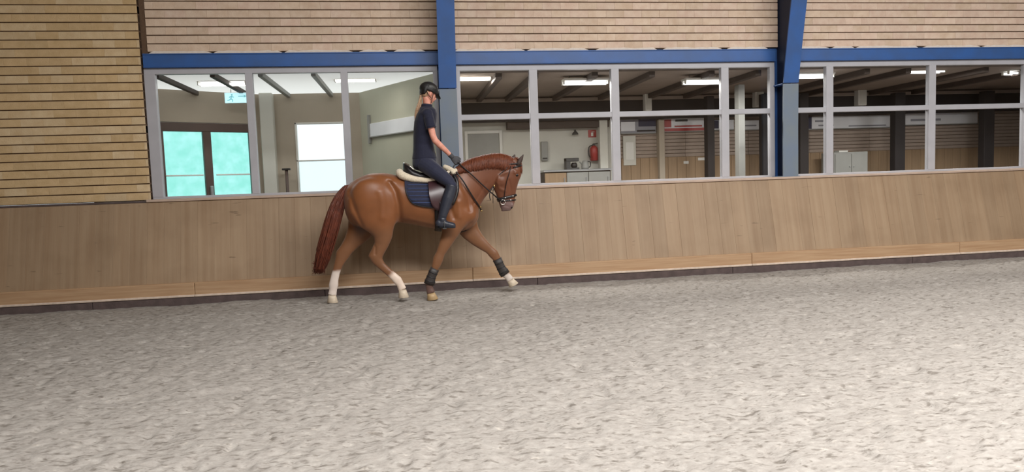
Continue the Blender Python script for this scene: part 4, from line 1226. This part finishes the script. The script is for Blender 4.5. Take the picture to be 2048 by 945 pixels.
hp = empty('half_pad', tuple(HP(850, 350)), 'cream fleece half pad between the saddle and the navy pad', 'half pad')
hc = dense([(799, 353), (803, 358), (812, 362), (826, 366), (842, 368), (856, 369), (872, 366), (888, 358), (902, 352), (912, 350)])
link('fleece', shell(hc, 0, .021, .045), M['fleece'], hp, True)
for side in (-1, 1):
    rim = []
    for a, b in hc:
        x = HP(a, b)[0]; t = trunk_ang(x, HP(a, b)[2]); rim.append(trunk_pt(x, t if side < 0 else 180 - t, .036) + np.array([0, 0, .02]))
    nr = len(rim)
    link('roll', MB().tube(rim, [.030 + .022 * math.exp(-((i / nr - .12) / .25) ** 2) for i in range(nr)], 12), M['fleece'], hp, True)
link('roll', MB().ball(HP(801, 347), (.05, .10, .045)), M['fleece'], hp, True)
mb = MB()
for s_ in (-1, 1):
    mb.tube(catmull([HP(888, 334, s_ * .05), HP(896, 337, s_ * .09), HP(904, 342, s_ * .125), HP(909, 348, s_ * .15)], 3), [.03, .034, .036, .036, .036, .036, .036, .034, .032, .028], 12)
link('front_roll', mb, M['fleece'], hp, True)

sd_ = empty('saddle', tuple(HP(855, 350)), 'black dressage saddle with maroon flaps under the rider', 'saddle')
SEAT = [(806, 328, 345, .04), (809, 327, 350, .11), (816, 331, 356, .155), (826, 340, 358, .17), (840, 346, 361, .16), (856, 347, 362, .135), (872, 343, 360, .115), (886, 336, 356, .10), (896, 331, 352, .08), (902, 334, 349, .04)]
link('seat', MB().loft([(HP(a, (b + c_) / 2), (0, w_, 0), (0, 0, (c_ - b) / 2 / PXM + .004), 2.6) for a, b, c_, w_ in SEAT], 24), M['leather_black'], sd_, True)
rimc = [HP(828, 340, -.17), HP(818, 331, -.155), HP(810, 327, -.11), HP(807, 326.5, -.04), HP(807, 326.5, .04), HP(810, 327, .11), HP(818, 331, .155), HP(828, 340, .17)]
link('cantle_piping', MB().tube(catmull(rimc, 4), .008, 8), M['metal'], sd_, True)
for side in (-1, 1):
    fc = dense([(857, 394), (862, 410), (872, 419), (886, 421), (899, 415), (908, 400), (914, 378), (917, 364)])
    link('flap', shell(fc, lambda a: 356 + max(0, (a - 905)) * .3, .046, .056, side), M['leather_maroon'], sd_, True)
    kr = []
    for a, b in ((905, 358), (911, 368), (912, 382), (908, 396), (901, 408)):
        x = HP(a, b)[0]; t = trunk_ang(x, HP(a, b)[2]); kr.append(trunk_pt(x, t if side < 0 else 180 - t, .066))
    link('knee_roll', MB().tube(catmull(kr, 4), [.014] + [.024] * 15 + [.012], 10), M['leather_black'], sd_, True)
    # stirrup leather and iron
    ft = HP(889, 455, side * .335)
    x = HP(876, 380)[0]
    pts = [trunk_pt(HP(874, 372)[0], trunk_ang(HP(874, 372)[0], HP(874, 372)[2]) if side < 0 else 180 - trunk_ang(HP(874, 372)[0], HP(874, 372)[2]), .060), HP(880, 405, side * .305), HP(886, 438, side * .33)]
    link('stirrup_leather', MB().tube(catmull(pts, 4), (.004, .012), 6), M['leather_black'], sd_, True)
    si = [HP(889, 456.5, side * .335 + dy) + np.array([0, 0, z]) for dy, z in ((-.055, 0), (-.06, .04), (-.045, .09), (0, .125), (.045, .09), (.06, .04), (.055, 0))]
    link('stirrup_iron', MB().tube(catmull(si, 4), .006, 8), M['dark_grey'], sd_, True)
    c_ = HP(889, 457, side * .335)
    link('stirrup_tread', MB().cbox(c_[0] - .025, c_[0] + .025, c_[1] - .062, c_[1] + .062, c_[2] - .008, c_[2] + .008, .004), M['dark_grey'], sd_)
# girth round the belly
gv = []; gf = []
angs = np.linspace(-10, -170, 30)
for t in angs:
    for a in (868, 881):
        for of in (.004, .022):
            gv.append(trunk_pt(HP(a, 430)[0], t, of))
for i in range(len(angs) - 1):
    b0_ = i * 4; n0 = b0_ + 4
    gf += [(b0_ + 1, n0 + 1, n0 + 3, b0_ + 3), (b0_, b0_ + 2, n0 + 2, n0), (b0_, n0, n0 + 1, b0_ + 1), (b0_ + 2, b0_ + 3, n0 + 3, n0 + 2)]
link('girth', MB().add(gv, gf), M['leather_black'], sd_, True)

# bridle with reins
br = empty('bridle', tuple(HP(1008, 380)), 'black leather bridle with bit and reins on the horse\'s head', 'bridle')


def ring(s0, s1, off, r_, name, m_='leather_black', a0=-180, a1=180, n=28):
    pts = []
    for t in np.linspace(a0, a1, n):
        f = .5 + .5 * math.cos(math.radians(t))       # 1 on the face, 0 at the jaw
        pts.append(head_pt(s0 * f + s1 * (1 - f), t, off))
    link(name, MB().tube(pts, r_, 7), M[m_], br, True)


ring(5.9, 5.9, .010, (.017, .006), 'noseband')
ring(6.7, 6.3, .009, (.008, .005), 'flash_strap')
ring(1.35, .2, .010, (.009, .006), 'headpiece', a0=0 + 40, a1=320)
ring(1.5, 1.5, .012, (.010, .006), 'browband', a0=-75, a1=75, n=16)
for s_ in (-1, 1):
    pts = [head_pt(q, -s_ * an, .010) for q, an in ((1.2, 84), (2.2, 88), (3.2, 92), (4.4, 96), (5.6, 104), (6.5, 112))]
    link('cheekpiece', MB().tube(catmull(pts, 4), (.010, .005), 7), M['leather_black'], br, True)
    bc = head_pt(6.65, -s_ * 118, .012)
    rg = [bc + np.array([.032 * math.cos(q), s_ * .004, .032 * math.sin(q)]) for q in np.linspace(0, 2 * math.pi, 21)]
    link('bit_ring', MB().tube(rg, .0055, 7), M['metal'], br, True)
    for q, an in ((5.9, 60), (5.9, 100), (6.5, 75)):
        link('buckle', MB().ball(head_pt(q, -s_ * an, .016), (.014, .007, .010), 10, 7), M['metal'], br, True)
    link('throat_buckle', MB().ball(head_pt(3.6, -s_ * 150, .012), (.012, .008, .02), 10, 7), M['brass'], br, True)
    hand = HP(913, 323, s_ * .085)
    rp_ = [hand, HP(924, 333, s_ * .135), HP(938, 345, s_ * .160), HP(952, 358, s_ * .155), HP(968, 373, s_ * .135), HP(984, 387, s_ * .112), bc]
    link('rein', MB().tube(catmull(rp_, 6), (.009, .005), 7), M['leather_black'], br, True)
    lp = [hand, HP(906, 336, s_ * .11), HP(898, 352, s_ * .20), HP(905, 362, s_ * .245), HP(913, 352, s_ * .235)] if s_ < 0 else [hand, HP(906, 336, s_ * .11), HP(905, 345, .07), HP(903, 345, 0)]
    link('rein_end', MB().tube(catmull(lp, 5), (.008, .004), 6), M['leather_black'], br, True)
    pts = [head_pt(1.2, -s_ * 95, .010), head_pt(2.3, -s_ * 128, .010), head_pt(3.3, -s_ * 158, .014), head_pt(3.6, 180, .016)]
    link('throatlatch', MB().tube(catmull(pts, 5), (.007, .004), 6), M['leather_black'], br, True)
link('bit', MB().tube([head_pt(6.65, -118, -.002), head_pt(6.5, 180, -.03), head_pt(6.65, 118, -.002)], .007, 7), M['metal'], br, True)
link('loose_strap_end', MB().tube(catmull([head_pt(3.6, 150, .012), HP(986, 384, -.075), HP(986, 396, -.08), HP(986, 407, -.08)], 4), (.008, .004), 6), M['leather_black'], br, True)
link('loose_strap_end', MB().tube(catmull([head_pt(3.6, 155, .012), HP(981, 382, -.07), HP(979, 392, -.075), HP(981, 401, -.075)], 4), (.007, .004), 6), M['leather_black'], br, True)

bp_ = empty('breastplate', tuple(HP(955, 420)), 'thin dark leather breastplate round the base of the neck', 'breastplate')
for s_ in (-1, 1):
    pts = [HP(912, 344, s_ * .19), HP(926, 362, s_ * .20), HP(938, 382, s_ * .185), HP(948, 398, s_ * .155), HP(957, 411, s_ * .10), HP(962, 420, 0)]
    link('strap', MB().tube(catmull(pts, 5), (.010, .006), 7), M['leather_black'], bp_, True)
    link('stud', MB().ball(HP(961, 414, s_ * .08), .014, 10, 7), M['brass'], bp_, True)
link('centre_ring', MB().ball(HP(963, 422, -.01), (.014, .018, .014), 12, 8), M['brass'], bp_, True)
link('chest_strap', MB().tube(catmull([HP(957, 428, 0), HP(952, 444, 0), HP(938, 458, 0), HP(920, 465, 0), HP(890, 466, 0)], 5), (.010, .006), 7), M['leather_black'], bp_, True)

# ------------------------------------------------------------------ the rider
RX = lambda px, py, dy=0.0: HP(px, py, dy)
rider = empty('person', tuple(HP(845, 335)), 'rider in navy polo, dark breeches and black helmet holding the reins', 'person')
TOR = [(852, 214, 10, .055), (855, 220, 14, .135), (854, 228, 17.5, .172), (851, 242, 19.5, .168), (849, 258, 19, .155), (847, 274, 17.5, .138), (847, 290, 17.5, .132), (848, 304, 19, .15), (849, 318, 22, .172), (849, 330, 22, .172), (852, 339, 17, .13)]


def torso(off=0.0, a=0, b=None):
    return [(HP(px, py), np.array([r_ / PXM + off, 0, 0]), (0, l_ + off, 0), 2.3) for px, py, r_, l_ in TOR[a:b]]


ARM = [(856, 227, -.16, .046), (858, 238, -.195, .050), (862, 256, -.212, .045), (866, 272, -.215, .041), (870, 281, -.21, .041), (880, 291, -.185, .039), (891, 301, -.15, .033), (902, 312, -.105, .026)]
LEGR = [(848, 328, -.10, .100), (858, 334, -.155, .100), (872, 344, -.225, .090), (887, 355, -.275, .078), (898, 364, -.30, .067), (903, 371, -.312, .062), (901, 382, -.318, .060), (896, 397, -.325, .062), (890, 415, -.33, .053), (885, 432, -.335, .041), (882, 444, -.335, .037)]


def limb(path, s_, off=0.0, a=0, b=None):
    return [HP(px, py, -s_ * dy) for px, py, dy, r_ in path[a:b]], [r_ + off for px, py, dy, r_ in path[a:b]]


def head_frame():
    yaw, pit = math.radians(22), math.radians(-21)
    f = np.array([math.cos(yaw) * math.cos(pit), math.sin(yaw) * math.cos(pit), math.sin(pit)])
    l = np.array([-math.sin(yaw), math.cos(yaw), 0]); u = np.cross(f, l)
    return HP(858, 188), f, l, u


hc_, hf, hl, hu = head_frame()
hq = lambda x, y, z: hc_ + hf * x + hl * y + hu * z


def hloft(mb, secs, n=20, e=2.0):
    """secs: x centre, z, half length, half width (in the head's own frame)"""
    return mb.loft([(hq(c_, 0, z), hf * a, hl * b) for c_, z, a, b in secs], n, e)


def hand_shapes(mb, s_, off=0.0):
    """closed fist, thumb on top; s_ = -1 near hand"""
    w = HP(902, 312, s_ * .105); c_ = HP(910, 320, s_ * .088)
    f = c_ - w; f /= np.linalg.norm(f); lat = np.array([0, -s_, 0.]) ; lat = lat - f * (lat @ f); lat /= np.linalg.norm(lat)   # towards the other hand
    u = np.cross(f, lat); u = u if u[2] > 0 else -u
    q = lambda a, b, d: c_ + f * a + lat * b + u * d
    mb.loft([(q(-.062, 0, 0), u * (.024 + off), lat * (.02 + off)), (q(-.03, 0, 0), u * (.036 + off), lat * (.019 + off)), (q(.005, -.003, 0), u * (.043 + off), lat * (.017 + off)), (q(.03, -.006, 0), u * (.041 + off), lat * (.013 + off)), (q(.04, -.007, 0), u * (.034 + off), lat * (.008 + off))], 16)
    for i in range(4):
        zo = .034 - .0215 * i; ln = (1.0, 1.1, 1.04, .86)[i]
        pts = [q(.018, -.010, zo), q(.046 * ln, -.012, zo), q(.062 * ln, .004, zo - .002), q(.052 * ln, .024, zo - .003), q(.026, .030, zo - .003)]
        mb.tube(catmull(pts, 4), .0092 + off, 10)
    pts = [q(-.02, .004, .03), q(.004, .014, .046), q(.03, .018, .054), q(.054, .014, .052)]
    mb.tube(catmull(pts, 4), [.013 + off] * 5 + [.011 + off] * 4 + [.0105 + off] * 3 + [.008 + off], 10)


def foot(mb, s_, off=0.0):
    a = HP(874, 449, s_ * .335); b = HP(911, 450, s_ * .345)
    d = b - a; ln = np.linalg.norm(d); d /= ln
    prof = [(0, .022, .026, .014), (.06, .036, .03, .012), (.25, .044, .034, .012), (.45, .037, .038, .004), (.65, .030, .044, -.004), (.85, .025, .042, -.008), (.97, .018, .028, -.012), (1.0, .008, .012, -.014)]
    mb.loft([(a + d * ln * t + np.array([0, 0, z]), np.array([0, 0, h_ + off]), (0, w_ + off, 0), 2.4) for t, h_, w_, z in prof], 18)


rb = MB()
rb.loft(torso(), 26)
rb.tube([HP(853, 222), HP(855, 210), hq(-.018, 0, -.06), hq(-.01, 0, 0)], [.062, .055, .052, .05], 16)
hloft(rb, [(-.008, -.05, .06, .052), (-.008, -.02, .088, .070), (-.006, .02, .098, .076), (-.006, .06, .094, .073), (-.006, .095, .066, .054), (-.006, .115, .025, .02)])
hloft(rb, [(.03, .045, .058, .062), (.034, .01, .056, .062), (.036, -.03, .054, .056), (.040, -.065, .046, .046), (.046, -.095, .034, .034), (.05, -.112, .018, .018)])
rb.tube([hq(.083, 0, .014), hq(.098, 0, -.012), hq(.104, 0, -.03), hq(.094, 0, -.038)], [.009, .012, .015, .012], 10)     # nose
rb.loft([(hq(.086, 0, -.058 + z), hf * a, hl * b) for z, a, b in ((-.014, .003, .01), (-.008, .011, .02), (-.001, .007, .021), (.005, .010, .019), (.010, .003, .01))], 12)
for s_ in (-1, 1):
    rb.loft([(hq(-.008, s_ * (.069 + .003 * k), -.008 + z), hf * a, hl * .008) for k, (z, a) in enumerate(((-.034, .006), (-.02, .012), (.0, .018), (.018, .018), (.03, .008)))], 10)
    rb.tube([hq(.072, s_ * .045, .026), hq(.082, s_ * .025, .03), hq(.082, s_ * .01, .026)], .008, 8)                     # brow
    p_, r_ = limb(ARM, -s_)
    rb.tube(p_, r_, 14)
    hand_shapes(rb, s_)
    p_, r_ = limb(LEGR, -s_)
    rb.tube(p_, r_, 16)
    foot(rb, s_)
body_me = fuse(rb, .0055, 3, 'body')
link('body', body_me, M['skin'], rider, True)
for s_ in (-1, 1):
    link('eye', MB().ball(hq(.079, s_ * .030, .008), (.010, .011, .008), 10, 7), M['eye'], rider, True)
link('lips', MB().loft([(hq(.0885, 0, -.058 + z), hf * a, hl * b) for z, a, b in ((-.012, .002, .008), (-.007, .0105, .018), (-.001, .006, .02), (.005, .0095, .017), (.009, .002, .008))], 12), M['lips'] if 'lips' in M else M['skin'], rider, True)

# polo shirt: body, sleeves, collar, button placket
sb = MB()
sb.loft(torso(.015, 0, 9), 26)
for s_ in (-1, 1):
    sb.ball(HP(854, 228, s_ * .14), (.075, .075, .07))
for s_ in (-1, 1):
    p_, r_ = limb(ARM, -s_, .014, 0, 3)
    p_ = [HP(854, 224, s_ * .10)] + p_; r_ = [.06] + r_
    r_[-1] += .006
    sb.tube(p_, r_, 16)
shirt = link('polo_shirt', fuse(sb, .0065, 9, 'polo_shirt'), M['polo'], rider, True)
cpts = [HP(853.5, 212) + np.array([.066 * math.cos(t), .068 * math.sin(t), -.006 * math.cos(t)]) for t in np.linspace(0, 2 * math.pi, 25)]
link('collar', MB().tube(cpts, [(.022, .008)] * 25, 8), M['polo'], shirt, True)
for s_ in (-1, 1):
    p_, r_ = limb(ARM, -s_, .017, 2, 4)
    d = p_[1] - p_[0]; d /= np.linalg.norm(d)
    a = np.cross(d, [0, 1, 0]); a /= np.linalg.norm(a); b = np.cross(d, a)
    link('sleeve_hem', MB().tube([p_[0] + a * (r_[0] + .003) * math.cos(t) + b * (r_[0] + .003) * math.sin(t) for t in np.linspace(0, 2 * math.pi, 21)], .006, 6), M['polo'], shirt, True)
# breeches
tb = MB()
tb.loft(torso(.010, 7, None), 26)
tb.ball(HP(838, 330, 0), (.085, .165, .075))
for s_ in (-1, 1):
    p_, r_ = limb(LEGR, -s_, .008, 0, 8); tb.tube(p_, r_, 18)
link('breeches', fuse(tb, .0065, 5, 'breeches'), M['breeches'], rider, True)
# boots and gloves
for s_ in (-1, 1):
    ob = MB(); p_, r_ = limb(LEGR, -s_, .015, 5, None); ob.tube(p_ + [HP(881, 450, s_ * .335)], r_ + [.046], 18); foot(ob, s_, .014); ob.ball(HP(879, 447, s_ * .335), (.056, .05, .05)); ob.ball(HP(885, 440, s_ * .335), (.052, .055, .055))
    bt = link('riding_boot', fuse(ob, .006, 4, 'riding_boot'), M['boot_leather'], rider, True)
    a = HP(873, 455.5, s_ * .335); mb = MB()
    so = [(HP(873 + t * 38, 456.2 - .8 * t, s_ * (.335 + .01 * t)), (0, w_, 0), (0, 0, .006)) for t, w_ in ((0, .02), (.08, .034), (.3, .038), (.5, .042), (.75, .05), (.93, .036), (1, .012))]
    link('sole', mb.loft(so, 14), M['black'], bt, True)
    p = HP(903, 371, s_ * .312)
    gl = MB(); hand_shapes(gl, s_, .0035)
    w0 = HP(899, 309, s_ * .117); w1 = HP(905, 315, s_ * .10); gl.tube([w0, w1], [.034, .031], 14)
    link('glove', fuse(gl, .0045, 2, 'glove'), M['glove'], rider, True)
# helmet
hb_ = MB()
hloft(hb_, [(c_ - .002, z * 1.06, a * 1.06, b * 1.05) for c_, z, a, b in [(-.012, .012, .108, .088), (-.012, .02, .122, .100), (-.012, .05, .126, .104), (-.012, .085, .115, .096), (-.012, .115, .088, .076), (-.012, .135, .05, .045), (-.012, .142, .015, .014)]], 28)
hb_.loft([(hq(-.085, 0, z), hf * a, hl * b) for z, a, b in ((-.045, .012, .045), (-.035, .03, .07), (0, .042, .085), (.04, .045, .09), (.07, .04, .08))], 18)
hel = link('helmet', fuse(hb_, .005, 4, 'helmet'), M['helmet'], rider, True)
vs_ = MB().loft([(hq(x, 0, z), hl * w_, hu * t) for x, z, w_, t in ((.07, .026, .092, .008), (.10, .020, .084, .007), (.13, .010, .066, .006), (.155, .0, .042, .005), (.166, -.004, .016, .003))], 18)
link('visor', vs_, M['helmet'], hel, True)
for s_ in (-1, 1):
    link('side_panel', MB().loft([(hq(-.02, s_ * y, .066), hf * a, hu * b) for y, a, b in ((.085, .06, .038), (.099, .055, .034), (.1045, .03, .02), (.1055, .01, .008))], 20), M['helmet_panel'], hel, True)
    st_ = [hq(.02, s_ * .088, .02), hq(.03, s_ * .078, -.03), hq(.042, s_ * .058, -.085), hq(.05, s_ * .03, -.118), hq(.052, 0, -.124)]
    link('chin_strap', MB().tube(catmull(st_, 4), (.009, .004), 6), M['black'], hel, True)
    st_ = [hq(-.07, s_ * .08, .0), hq(-.02, s_ * .078, -.045), hq(.036, s_ * .067, -.06)]
    link('chin_strap', MB().tube(catmull(st_, 4), (.007, .004), 6), M['black'], hel, True)
# hair: pinned close under the helmet, pony tail down the back
hr = MB()
hr.loft([(hq(-.05, 0, z), hf * a, hl * b) for z, a, b in ((-.07, .02, .035), (-.055, .04, .055), (-.02, .055, .07), (.02, .055, .075))], 16)
r0 = hq(-.108, 0, -.045)
for k in range(170):
    u = random.uniform(-1, 1); w_ = random.uniform(-1, 1); e_ = random.uniform(.75, 1.05)
    pts = [r0 + hl * u * .012 + hu * w_ * .012, HP(839.5, 207, 0) + np.array([.024 * w_, .03 * u, 0]), HP(836, 219, 0) + np.array([.030 * w_, .036 * u, 0]), HP(833, 219 + 14 * e_, 0) + np.array([.024 * w_, .03 * u, 0]), HP(831.5, 219 + 30 * e_, 0) + np.array([.012 * w_, .014 * u, 0])]
    hr.tube(catmull(pts, 3), [.0045] * 9 + [.004, .003, .002, .0012], 4)
pt = link('ponytail', hr, M['hair'], rider, True)
link('hair_tie', MB().tube([hq(-.108, 0, -.045) + hu * .016 * math.cos(t) + hl * .016 * math.sin(t) for t in np.linspace(0, 2 * math.pi, 15)], .006, 6), M['black'], pt, True)
